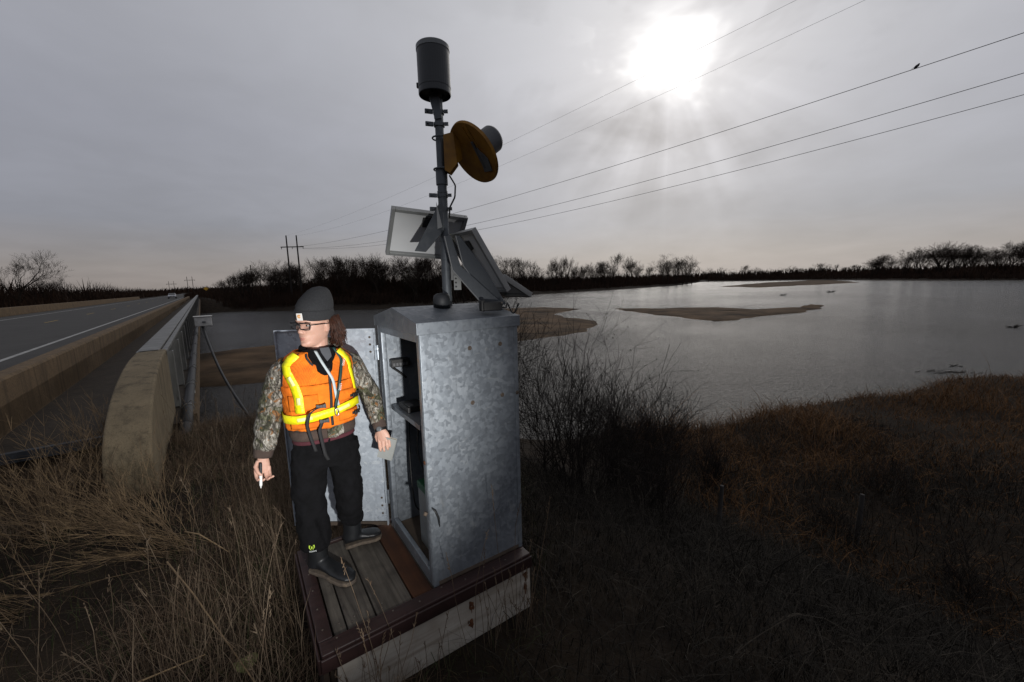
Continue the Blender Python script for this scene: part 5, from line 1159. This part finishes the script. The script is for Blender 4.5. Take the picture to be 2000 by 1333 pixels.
for i, (H, sp, dep, tw, fi) in enumerate(((10, .50, 5, .0135, .3), (10, .44, 5, .014, .25), (10, .56, 5, .012, .4), (10, .40, 5, .014, .3), (10, .52, 4, .020, .4), (10, .30, 4, .020, .5), (10, .50, 5, .011, .38))):
    bg_, sm_ = grow(40 + i, H, sp, dep, tw, fi)
    V, F_ = tubes_fast(bg_, 5); mt_ = fast_mesh('trunk', V, F_, None, m_bark); V, F_ = tubes_fast(sm_, 3); mc_ = fast_mesh('crown', V, F_, None, m_twig)
    top = max(p[1][2] for p in sm_); TREES.append((mt_, mc_, top))
def plant_tree(x, y, h, kind, label, group, rz=0.0, wide=1.0):
    mt_, mc_, top = TREES[kind]; z = float(height(np.array([x]), np.array([y]))[0]); t = empty('bare_tree', (x, y, z), label, 'tree', group)
    k = h * 1.10 / top; t.scale = (k * wide, k * wide, k); t.rotation_euler = (0, 0, rz)
    for nm, m_ in (('trunk', mt_), ('crown', mc_)):
        o = bpy.data.objects.new(nm, m_); COL.objects.link(o); o.parent = t
rt = random.Random(11)
def raydir(px, py):
    return f_ + (px - 1000) / 778. * r_ - (py - 666.5) / 778. * u_
def at_px(px, Y):
    d = raydir(px, 560); return d[0] / d[1] * Y
# wood on the far bank, left of and behind the shelter
gl_ = 'bare trees on the far bank behind the shelter'
tops = [(440, 548), (480, 532), (520, 517), (560, 522), (600, 520), (640, 507), (660, 515), (700, 500), (730, 507), (760, 503), (800, 505), (840, 500), (880, 500), (900, 505)]
for px in sorted(rt.uniform(440, 905) for _ in range(82)):
    Y = rt.uniform(126, 165) if px > 520 else rt.uniform(140, 190); x = at_px(px + rt.uniform(-4, 4), Y); ty = np.interp(px, *zip(*tops)) + rt.choice((-5, -2, 1, 6, 10, 16, 22))
    z = float(height(np.array([x]), np.array([Y]))[0]); d = raydir(px, ty); h = 1.72 + d[2] / d[1] * Y - z
    plant_tree(x, Y, max(4, h), rt.randrange(6), 'bare dark tree in the wood across the river left of the mast', gl_, rt.uniform(0, 6.3), rt.uniform(.85, 1.3))
gr_ = 'bare trees on the far bank right of the shelter'
tops = [(930, 510), (960, 503), (985, 500), (1010, 508), (1050, 512), (1075, 505), (1100, 510), (1130, 509), (1160, 518), (1190, 504), (1220, 507), (1260, 512), (1297, 498), (1330, 513), (1352, 502)]
for px in sorted([rt.uniform(925, 1345) for _ in range(64)] + [1190, 1297, 1298, 1352]):
    Y = np.interp(px, [925, 1000, 1100, 1200, 1300, 1360], [185, 215, 262, 320, 392, 470]) * rt.uniform(1.01, 1.10); x = at_px(px + rt.uniform(-3, 3), Y); ty = np.interp(px, *zip(*tops)) + rt.choice((-4, -1, 2, 5, 9, 14, 18))
    z = float(height(np.array([x]), np.array([Y]))[0]); d = raydir(px, ty); h = 1.72 + d[2] / d[1] * Y - z
    plant_tree(x, Y, max(5, h), rt.randrange(6), 'bare tree on the far bank between the solar panels and the open water', gr_, rt.uniform(0, 6.3), rt.uniform(.8, 1.15))
gf_ = 'far low trees across the water'
for px in np.arange(1385, 1690, 15):
    Y = rt.uniform(690, 800); x = at_px(px, Y); ty = rt.uniform(517, 529) - (px - 1400) * .012
    d = raydir(px, ty); plant_tree(x, Y, max(6, 1.72 + d[2] / d[1] * Y + 2), rt.randrange(6), 'distant low tree on the far shore at mid picture', gf_, rt.uniform(0, 6.3), 1.3)
g4 = 'tall bare trees on the right far shore'
tops = [(1685, 505), (1720, 498), (1760, 494), (1800, 482), (1850, 474), (1880, 478), (1910, 488), (1950, 482), (1990, 472), (2040, 465)]
for px in sorted(rt.uniform(1680, 2040) for _ in range(44)):
    Y = np.interp(px, [1680, 1800, 2000, 2040], [455, 385, 285, 270]) * rt.uniform(1.0, 1.12); x = at_px(px, Y); ty = np.interp(px, *zip(*tops)) + rt.uniform(-2, 12)
    z = float(height(np.array([x]), np.array([Y]))[0]); d = raydir(px, ty); h = 1.72 + d[2] / d[1] * Y - z
    plant_tree(x, Y, h, rt.randrange(5), 'tall bare tree in the row on the right far shore', g4, rt.uniform(0, 6.3), rt.uniform(1.0, 1.45))
for px, ty, Y, k, lb in ((30, 492, 108, 6, 'large bare tree standing alone at the far left'), (78, 545, 118, 6, 'low spreading bare tree right of the lone tree at far left'), (104, 548, 124, 6, 'small bare tree at the end of the far left clump')):
    x = at_px(px, Y); d = raydir(px, ty); z = -2.2; plant_tree(x, Y, 1.72 + d[2] / d[1] * Y - z, k, lb, 'bare trees at the far left', px * .1, 1.2)

# ------------------------------------------------------------------ blades, stems and thickets
def blades(name, x, y, L_, W_, bend, m, tint, z0=None, az=None, nseg=3, kind='stuff', label=None, cat=None, parent=None, curl=1.0):
    N = len(x); z = height(x, y) if z0 is None else z0
    az = RNG.uniform(0, 2 * math.pi, N) if az is None else az; fa = RNG.uniform(0, 2 * math.pi, N)
    dx, dy = np.cos(az), np.sin(az); sx, sy = np.cos(fa), np.sin(fa); lv = []
    for k in range(nseg + 1):
        t = k / nseg; b = bend * t ** (1 + curl); hx = L_ * b; hz = L_ * (t - .42 * b * t ** curl * np.minimum(bend, 1.2)); w_ = W_ * (1 - t) ** .7 * .5
        c = np.stack([x + dx * hx, y + dy * hx, z - .02 + hz], 1)
        if k < nseg: lv += [c - np.stack([sx * w_, sy * w_, 0 * w_], 1), c + np.stack([sx * w_, sy * w_, 0 * w_], 1)]
        else: lv.append(c)
    nv = len(lv); V = np.stack(lv, 1).reshape(-1, 3); tri = []
    for k in range(nseg - 1): a = 2 * k; tri += [(a, a + 1, a + 3), (a, a + 3, a + 2)]
    tri.append((nv - 3, nv - 2, nv - 1)); tri = np.array(tri); F_ = (np.arange(N) * nv)[:, None, None] + tri[None]
    me = fast_mesh(name, V, F_.reshape(-1, 3), np.repeat(tint, nv), m); return tag(obj(name, me, None, parent), label, cat, None, kind)
m_dry = mat('dry_grass', (0.245, 0.190, 0.132), (0.125, 0.093, 0.064), rough=.9, scale=3, tint=(0.075, 0.045, 0.026), spec=.2)
m_grn = mat('green_undergrowth', (0.030, 0.048, 0.014), (0.020, 0.030, 0.010), rough=.8, scale=2, tint=(0.07, 0.048, 0.022), spec=.25)
m_drk = mat('grey_grass', (0.12, 0.102, 0.08), (0.05, 0.042, 0.033), rough=.9, scale=2, tint=(0.008, 0.0065, 0.005), spec=.2)
m_red = mat('rusty_grass', (0.195, 0.102, 0.043), (0.115, 0.060, 0.027), rough=.95, scale=1.0, tint=(0.030, 0.016, 0.009), spec=.15)
m_thk = mat('thicket_twigs', (0.032, 0.020, 0.014), (0.018, 0.012, 0.009), rough=1, scale=.2, tint=(0.045, 0.022, 0.012), spec=.1)
def keep(x, y, extra=None):
    lat = x * LN[0] + y * LN[1]; al = x * RD[0] + y * RD[1]; a = (x - PB[0]) * E1[0] + (y - PB[1]) * E1[1]; b = (x - PB[0]) * E2[0] + (y - PB[1]) * E2[1]
    inp = (a > -.02) & (a < 1.28) & (b > -.03) & (b < .95); pier = (lat > -1.03) & (lat < -.57) & (al > 5.6) & (al < 10)
    brd = (lat < -.28) & (al > 8.4); rdw = lat < -2.6
    return ~(inp | pier | brd | rdw) & (np.hypot(x, y) > .9)
def scatter(n, x0, x1, y0, y1, dens=None):
    x = RNG.uniform(x0, x1, n); y = RNG.uniform(y0, y1, n); k = keep(x, y)
    if dens is not None: k &= RNG.uniform(0, 1, n) < dens(x, y)
    return x[k], y[k]
# left: tall brown grass between platform, pier and river bank
def dl(x, y):
    c = vnoise(x, y, .45, 21) * .8 + vnoise(x, y, .15, 22) * .4; lat = x * LN[0] + y * LN[1]; al = x * RD[0] + y * RD[1]
    path = smooth01(-x - .33 * y, 1.35, 2.2); return np.clip(c, 0, 1) * (1 - .9 * path * (al < 5.4))
x, y = scatter(90000, -7.5, -.5, .8, 9.5, dl); n = len(x)
near_p = np.clip(1 - np.abs(x + 1.7 + .3 * (y - 2.4)) / .8, 0, 1)
blades('dry_grass', x, y, RNG.gamma(5, .060, n) * (.60 + .75 * near_p), RNG.uniform(.0018, .0048, n), RNG.beta(1.2, 2.6, n) * 1.1, m_dry, RNG.beta(1.0, .9, n) * (1 - .45 * near_p), label='tall dry brown grass left of the platform', cat='grass')
x, y = scatter(34000, -6, 0.2, .8, 6, lambda x, y: .25 + .75 * vnoise(x, y, .5, 31) * (1 - .93 * smooth01(-x - .33 * y, 1.25, 2.0))); n = len(x)
blades('green_grass', x, y, RNG.gamma(6, .022, n), RNG.uniform(.003, .006, n), RNG.uniform(.2, 1.2, n), m_grn, RNG.beta(.8, 1.2, n), label='short green grass growing under the dry stems', cat='grass')
x, y = scatter(60000, -6.5, -.5, .8, 7, dl); n = len(x)
blades('grass_thatch', x, y, RNG.gamma(5, .034, n), RNG.uniform(.0025, .0055, n), RNG.uniform(.7, 1.9, n), m_dry, RNG.beta(1.6, .8, n), label='matted dead thatch at the foot of the dry grass', cat='grass')
# seed stalks
x, y = scatter(420, -5.5, -1.2, 1.4, 7.5, dl); n = len(x)
def stalks(name, x, y, hmin, hmax, m, label):
    segs = []; rg_ = random.Random(9)
    for xi, yi in zip(x, y):
        z = float(height(np.array([xi]), np.array([yi]))[0]); h = rg_.uniform(hmin, hmax); d = nrm(V3(rg_.gauss(0, .18), rg_.gauss(0, .18), 1)); p = V3(xi, yi, z)
        for k in range(5):
            q = p + d * h / 5; segs.append((p, q, .0022, .0018)); p = q; d = nrm(d + V3(rg_.gauss(0, .07), rg_.gauss(0, .07), -.02))
        for k in range(8): 
            o_ = p - d * rg_.uniform(0, h * .22); segs.append((o_, o_ + nrm(d + V3(rg_.gauss(0, .5), rg_.gauss(0, .5), 0)) * rg_.uniform(.012, .04), .0028, .001))
    V, F_ = tubes_fast(segs, 3); return tag(obj(name, fast_mesh(name, V, F_, RNG.uniform(0, .6, len(V)), m), None), label, 'grass', None, 'stuff')
stalks('seed_stalks', x, y, .35, .80, m_dry, 'tall seed stalks standing in the dry grass at left')
# right: dark curled grass falling away to the river
def dr(x, y): return np.clip(.35 + .9 * vnoise(x, y, .7, 41), 0, 1)
x, y = scatter(46000, -.2, 5.5, .7, 6.5, dr); n = len(x)
blades('grey_grass', x, y, RNG.gamma(6, .040, n), RNG.uniform(.003, .0075, n), RNG.uniform(.4, 1.5, n), m_drk, RNG.beta(2.6, .45, n), label='dark curled grass on the slope right of the shelter', cat='grass')
x, y = scatter(26000, 1.5, 12, 3, 13, lambda x, y: .3 + .7 * vnoise(x, y, 1.1, 43)); n = len(x)
blades('slope_grass', x, y, RNG.gamma(6, .075, n), RNG.uniform(.006, .013, n), RNG.uniform(.3, 1.3, n), m_drk, RNG.beta(3.2, .6, n), label='dark grass lower down the slope towards the bank', cat='grass')
x, y = scatter(120, .0, 4.5, 1.5, 6, dr); stalks('seed_stalks', x, y, .3, .7, m_drk, 'thin dark seed stalks on the slope right of the shelter')
# bench by the water: rusty grass in mounds
def db(x, y):
    lat = x * LN[0] + y * LN[1]; return ((river_sd(x, y) > .3) & (lat > 7.5)) * (.35 + .65 * vnoise(x, y, 2.0, 51))
x, y = scatter(120000, 3, 40, 3.5, 24, db); n = len(x); md_ = vnoise(x, y, 2.4, 52)
blades('rusty_grass', x, y, RNG.gamma(7, .066, n) * (.40 + 1.9 * md_ ** 1.4) * (.55 + .45 * smooth01(x * LN[0] + y * LN[1], 8, 13)), RNG.uniform(.010, .022, n), RNG.uniform(.4, 1.5, n), m_red, np.clip(RNG.beta(1.1, 1.5, n) * (.95 - .6 * md_), 0, 1), label='rusty brown grass on the low bank at right', cat='grass')
# thickets along the far banks
def band(name, pts, n, d0, d1, h0, h1, w0, w1, label):
    P = np.array(pts, float); sg_ = RNG.uniform(0, len(P) - 1, n); i = sg_.astype(int); t = sg_ - i; A = P[i] + (P[i + 1] - P[i]) * t[:, None]; dv_ = P[i + 1] - P[i]; nv = np.stack([-dv_[:, 1], dv_[:, 0]], 1); nv /= np.linalg.norm(nv, axis=1)[:, None]
    off = d0 + (d1 - d0) * RNG.uniform(0, 1, n) ** 1.2; Q = A + nv * off[:, None]; k = river_sd(Q[:, 0], Q[:, 1]) > 1.0; Q = Q[k]; off = off[k]; n = len(Q)
    clump = .35 + .9 * vnoise(Q[:, 0], Q[:, 1], 16, 61) + .45 * vnoise(Q[:, 0], Q[:, 1], 5, 62); L_ = (h0 + (h1 - h0) * np.clip((off - d0) / (d1 - d0), 0, 1)) * clump * RNG.uniform(.6, 1.25, n)
    blades(name, Q[:, 0], Q[:, 1], L_, RNG.uniform(w0, w1, n), RNG.uniform(0, .55, n), m_thk, RNG.beta(1, 2, n) * (1 - .8 * np.clip((off - d0) / (d1 - d0), 0, 1)), nseg=2, label=label, cat='thicket')
band('thicket', [(-8, 152), (-38, 114), (-88, 122)], 20000, -26, -1.5, 7.0, 1.4, .10, .32, 'dark leafless thicket on the far bank behind the person')
band('thicket', [(400, 840), (180, 427), (60, 272), (15, 225), (-10, 152)], 18000, -34, -2, 9.5, 2.2, .18, .6, 'dark leafless thicket on the far bank right of the shelter')
band('thicket', [(760, 428), (335, 264), (348, 332), (391, 433), (455, 640), (400, 830)], 18000, -44, -2, 9, 2.5, .3, .9, 'dark thicket under the tall trees on the right far shore')
band('thicket', [(-92, 124), (-150, 190), (-300, 380), (-600, 760)], 14000, -70, -4, 8, 3, .15, .6, 'dark brush beyond the bridge end along the road')
band('thicket', [tuple(BR(-250, 165, 0)[:2]), tuple(BR(-120, 160, 0)[:2]), tuple(BR(-30, 156, 0)[:2]), tuple(BR(-19, 230, 0)[:2]), tuple(BR(-19, 420, 0)[:2]), tuple(BR(-22, 900, 0)[:2])], 22000, 2, 36, 2.0, 7.0, .2, .6, 'dark brush line left of the road across the river')
band('thicket', [tuple(BR(4, 300, 0)[:2]), tuple(BR(4, 200, 0)[:2]), tuple(BR(4, 147, 0)[:2]), tuple(BR(30, 140, 0)[:2])], 7000, -8, 6, 1.6, 3.2, .05, .16, 'brown brush on the bank at the far bridge end')
band('thicket', [(-1400, 1500), (-500, 1250), (200, 1150), (700, 1000), (1100, 900), (1600, 600)], 16000, 0, 180, 14, 20, 2, 7, 'far dark tree line along the horizon')

# shrubs on the slope right of the shelter
m_shr = mat('shrub_twigs', (0.022, 0.017, 0.014), (0.014, 0.011, 0.010), rough=.95, scale=5, spec=.15); m_lf = mat('withered_leaves', (0.026, 0.018, 0.013), (0.016, 0.012, 0.010), rough=.9)
def shrub(x, y, h, seed, label, n_st=9, spread=.35, leaf=60, group='leafless shrubs on the slope', wide=.25, depth=4, tw=.0048, thick=.014):
    z = float(height(np.array([x]), np.array([y]))[0]); t = empty('leafless_shrub', (x, y, z), label, 'shrub', group); rg_ = random.Random(seed); big, sm = [], []
    for k in range(n_st):
        az = rg_.uniform(0, 6.28); rr_ = rg_.uniform(0, wide); b_, s_ = grow(seed * 50 + k, h * rg_.uniform(.7, 1.1), spread, depth - 1, tw, .30, 0, (2, 4), .16, thick * rg_.uniform(.6, 1.1)); off = V3(x + rr_ * math.cos(az), y + rr_ * math.sin(az), z)
        ln = rg_.uniform(.05, .32); R_ = Matrix.Rotation(ln, 3, Vector((-math.sin(az), math.cos(az), 0))); R_ = np.array(R_)
        for src, dst in ((b_, big), (s_, sm)):
            for a, b2, c, d in src: dst.append((R_ @ a + off, R_ @ b2 + off, c, d))
    zt_ = max(q[1][2] for q in sm) - z; kz = h / zt_; og = V3(x, y, z); kk = V3(.75 + .25 * kz, .75 + .25 * kz, kz)
    big = [(og + (a - og) * kk, og + (b2 - og) * kk, c, d) for a, b2, c, d in big]; sm = [(og + (a - og) * kk, og + (b2 - og) * kk, c, d) for a, b2, c, d in sm]
    V, F_ = tubes_fast(big, 4); obj('stem', fast_mesh('stem', V, F_, None, m_shr), None, t); V, F_ = tubes_fast(sm, 3); obj('twigs', fast_mesh('twigs', V, F_, None, m_shr), None, t, kind='stuff')
    s = MB()
    for k in range(leaf):
        a = rg_.choice(sm)[1]; u = nrm(V3(rg_.gauss(0, 1), rg_.gauss(0, 1), rg_.gauss(0, 1))); w_ = nrm(np.cross(u, V3(rg_.gauss(0, 1), rg_.gauss(0, 1), .3))); l_ = rg_.uniform(.012, .03); s.add([a, a + u * l_ * .5 + w_ * l_ * .3, a + u * l_, a + u * l_ * .5 - w_ * l_ * .3], [(0, 1, 2, 3)])
    obj('leaves', s, m_lf, t, kind='stuff')
def ground_at(px, py):
    """march a view ray to the terrain"""
    d = raydir(px, py)
    for k in range(1, 4000):
        p = EYE + d * (.01 * k + (.00002 * k * k))
        if p[2] < float(height(p[:1], p[1:2])[0]): return p
    return p
shrub(.95, 6.0, 3.15, 1, 'tallest leafless shrub, its twigs rising against the water right of the shelter', 4, .62, 240, wide=.25, thick=.013, tw=.0036)
shrub(.50, 5.4, 2.1, 2, 'leafless shrub close behind the right edge of the shelter', 7, .50, 120, tw=.004)
shrub(1.55, 6.3, 2.35, 3, 'leafless shrub just right of the tallest shrub', 6, .52, 150, tw=.004)
shrub(1.95, 6.8, 2.35, 4, 'bushy leafless shrub halfway between the shelter and the rusty bank', 6, .45, 110)
shrub(2.6, 7.2, 2.45, 5, 'dense upright shrub standing against the near water', 8, .42, 140)
shrub(3.05, 7.6, 2.1, 6, 'last low shrub of the row before the rusty bank', 6, .45, 90)
shrub(-.95, 8.4, 3.75, 7, 'leafless shrub rising behind the person and the open door', 8, .50, 50)
shrub(-.25, 7.4, 3.2, 8, 'leafless shrub hidden low behind the steel shelter', 7, .45, 20)
shrub(.9, 4.6, 1.5, 12, 'low dark shrub at the foot of the shelter side', 5, .4, 60)
shrub(1.9, 5.3, 1.6, 13, 'low dark shrub on the slope below the tallest shrub', 5, .4, 60)
# dark stub and saplings on the bank
shrub(4.6, 8.6, 1.55, 9, 'tangled thorny bush with a thick dark trunk on the bank', 5, .55, 25, thick=.035)
shrub(8.2, 8.3, 1.2, 10, 'thin sprawling bramble on the bank at right', 6, .6, 15); shrub(6.6, 5.2, 1.2, 14, 'sprawling bramble with pale branches near the right edge', 6, .62, 10); shrub(5.6, 6.6, 1.1, 15, 'low bramble between the fence post and the thorny bush', 6, .6, 10)
# fence posts
m_fp = mat('fence_post_wood', (0.05, 0.045, 0.042), (0.03, 0.027, 0.025), rough=.95, scale=6, stretch=(1, 1, .2))
for x, y, h, lb in ((6.05, 6.5, 1.05, 'weathered grey fence post standing on the bank at right'), (3.6, 6.55, .85, 'short dark fence post left of the taller post')):
    z = float(height(np.array([x]), np.array([y]))[0]); s = MB(); s.tube([(x, y, z - .2), (x + .01, y, z + h * .5), (x + .03, y + .01, z + h)], [.042, .04, .035], 9); obj('fence_post', s, m_fp, smooth=False, bevel=.006, label=lb, cat='post')
# snag in the water, small debris
m_drift = mat('driftwood', (0.03, 0.025, 0.02), (0.02, 0.017, 0.014), rough=.9)
for x, y, sc_, lb in ((55.8, 43.8, 1.0, 'dark driftwood snag in the water at the right edge'), (29.6, 26.0, .5, 'thin dark twig sticking out of the water beyond the rusty bank'), (120, 150, 1.8, 'dark snag lying in the water right of the distant sandbar'), (92, 135, 1.5, 'low dark snag in the water left of mid river')):
    rg_ = random.Random(int(x)); s = MB()
    for k in range(7):
        a = rg_.uniform(0, 6.28); p = V3(x, y, WATER - .1); q = p + V3(math.cos(a) * .9, math.sin(a) * .5, rg_.uniform(.1, .5)) * sc_; s.tube([p, (p + q) / 2 + UZ * .08 * sc_, q], [.07 * sc_, .05 * sc_, .015 * sc_], 5)
    s.tube([V3(x - .9 * sc_, y, WATER - .05), V3(x + .9 * sc_, y + .3, WATER + .12 * sc_)], [.09 * sc_, .05 * sc_], 6); obj('driftwood', s, m_drift, label=lb, cat='driftwood')
# floating raft of weed near the bank
s = MB(); rg_ = random.Random(4)
for k in range(20):
    p = V3(27.3 + rg_.gauss(0, .9), 24.3 + rg_.gauss(0, .35), WATER + .02); a = rg_.uniform(-.4, .6); s.tube([p, p + V3(math.cos(a), math.sin(a), 0) * rg_.uniform(.2, .7) + UZ * rg_.uniform(0, .04)], .015, 4)
obj('floating_weed', s, m_drift, label='dark floating weed on the water by the rusty bank', cat='weed', kind='stuff')
# wispy tan weeds blown over at the left edge
m_wisp = mat('tan_weed', (0.31, 0.215, 0.115), (0.18, 0.12, 0.065), rough=.9, scale=4, tint=(0.06, 0.038, 0.022))
def wisp(root, d, n, L_, seed, label, fan=.35):
    rg_ = random.Random(seed); segs = []; root = np.asarray(root, float)
    for k in range(n):
        p = root + V3(rg_.gauss(0, .10), rg_.gauss(0, .10), 0); dv = nrm(np.asarray(d, float) + V3(rg_.gauss(0, fan), rg_.gauss(0, fan), rg_.gauss(0, fan * .55))); ln = L_ * rg_.uniform(.5, 1.1)
        for j in range(6):
            q = p + dv * ln / 6; segs.append((p, q, .0026 * (1 - .12 * j), .0026 * (1 - .12 * (j + 1)))); 
            if j > 1 and rg_.random() < .9:
                for _ in range(3): 
                    d2 = nrm(dv + V3(rg_.gauss(0, .35), rg_.gauss(0, .35), rg_.gauss(0, .3))); e_ = q + d2 * ln * rg_.uniform(.08, .25); segs.append((q, e_, .0014, .0008))
            p = q; dv = nrm(dv + V3(rg_.gauss(0, .05), rg_.gauss(0, .05), -.03))
    V, F_ = tubes_fast(segs, 3); t = empty('dry_weed', root, label, 'weed', 'wispy weeds at the left'); o = obj('stems', fast_mesh('stems', V, F_, np.repeat(RNG.uniform(0, .8, len(segs)), 6), m_wisp), None, t, kind='stuff')
def gz(x, y): return (x, y, float(height(np.array([x]), np.array([y]))[0]))
wisp(gz(-2.75, 3.0), (-.85, -.05, .42), 60, .9, 1, 'tan wispy weed blown over to the left in front of the pier'); wisp(gz(-3.3, 3.3), (-.8, .2, .5), 70, .9, 2, 'tan wispy weed leaning left at the pier foot'); wisp(gz(-4.2, 3.4), (-.5, .2, .75), 60, 1.0, 3, 'upright wispy weed at the left picture edge'); wisp(gz(-3.5, 2.5), (-.85, -.2, .25), 50, .8, 4, 'flattened wispy weed at the lower left edge')
wisp(gz(-4.9, 4.6), (-.3, .1, .95), 60, .95, 5, 'wispy weed standing in front of the sidewalk end')
# long fallen stems and leaf
for k, (p, q, lb) in enumerate(((gz(-2.6, 2.7), gz(-1.25, 1.7), 'long pale stem lying across the grass at lower left'), (gz(-2.2, 1.55), gz(-1.75, 1.95), 'short pale stem on the bare soil at lower left'), (gz(-2.75, 3.05), gz(-2.25, 2.85), 'tan twig lying in front of the pier'))):
    p, q = V3(*p) + UZ * .12, V3(*q) + UZ * .08; obj('fallen_stem', MB().tube([p, p + (q - p) * .35 + UZ * .04, p + (q - p) * .7 + UZ * .02, q], [.006, .005, .004, .003], 6), m_wisp, smooth=True, label=lb, cat='stem', group='fallen stems')
lp = V3(*gz(-1.52, 1.93)) + UZ * .05; s = MB(); s.prism([lp + V3(math.cos(t) * .06 * (1 + .15 * math.sin(3 * t)), math.sin(t) * .055, .02 * math.sin(2 * t)) for t in np.arange(12) * math.pi / 6], (0, 0, .002)); obj('dry_leaf', s, mat('pale_green_leaf', (0.20, 0.21, 0.075), (0.12, 0.12, 0.045), rough=.7, scale=20), label='pale green leaf lying in the grass beside the platform', cat='leaf')
# a few pale stalks in front of the fascia and shelter wall
rg_ = random.Random(21); segs = []
for k in range(60):
    a = rg_.uniform(.05, 1.3); p = LP(a, rg_.uniform(-.16, -.04), -.45); h = rg_.uniform(.25, .62) if k > 8 else rg_.uniform(.7, 1.15); d = nrm(V3(rg_.gauss(0, .12), rg_.gauss(0, .12), 1))
    for j in range(5): q = p + d * h / 5; segs.append((p, q, .0017, .0014)); p = q; d = nrm(d + V3(rg_.gauss(0, .07), rg_.gauss(0, .07), -.03))
    for j in range(6): o_ = p - d * rg_.uniform(0, h * .15); segs.append((o_, o_ + nrm(d + V3(rg_.gauss(0, .4), rg_.gauss(0, .4), 0)) * .02, .002, .0008))
V, F_ = tubes_fast(segs, 3); tag(obj('platform_stalks', fast_mesh('platform_stalks', V, F_, RNG.uniform(.2, 1, len(V)), m_dry), None), 'thin dry stalks growing up in front of the platform fascia', 'grass', None, 'stuff')
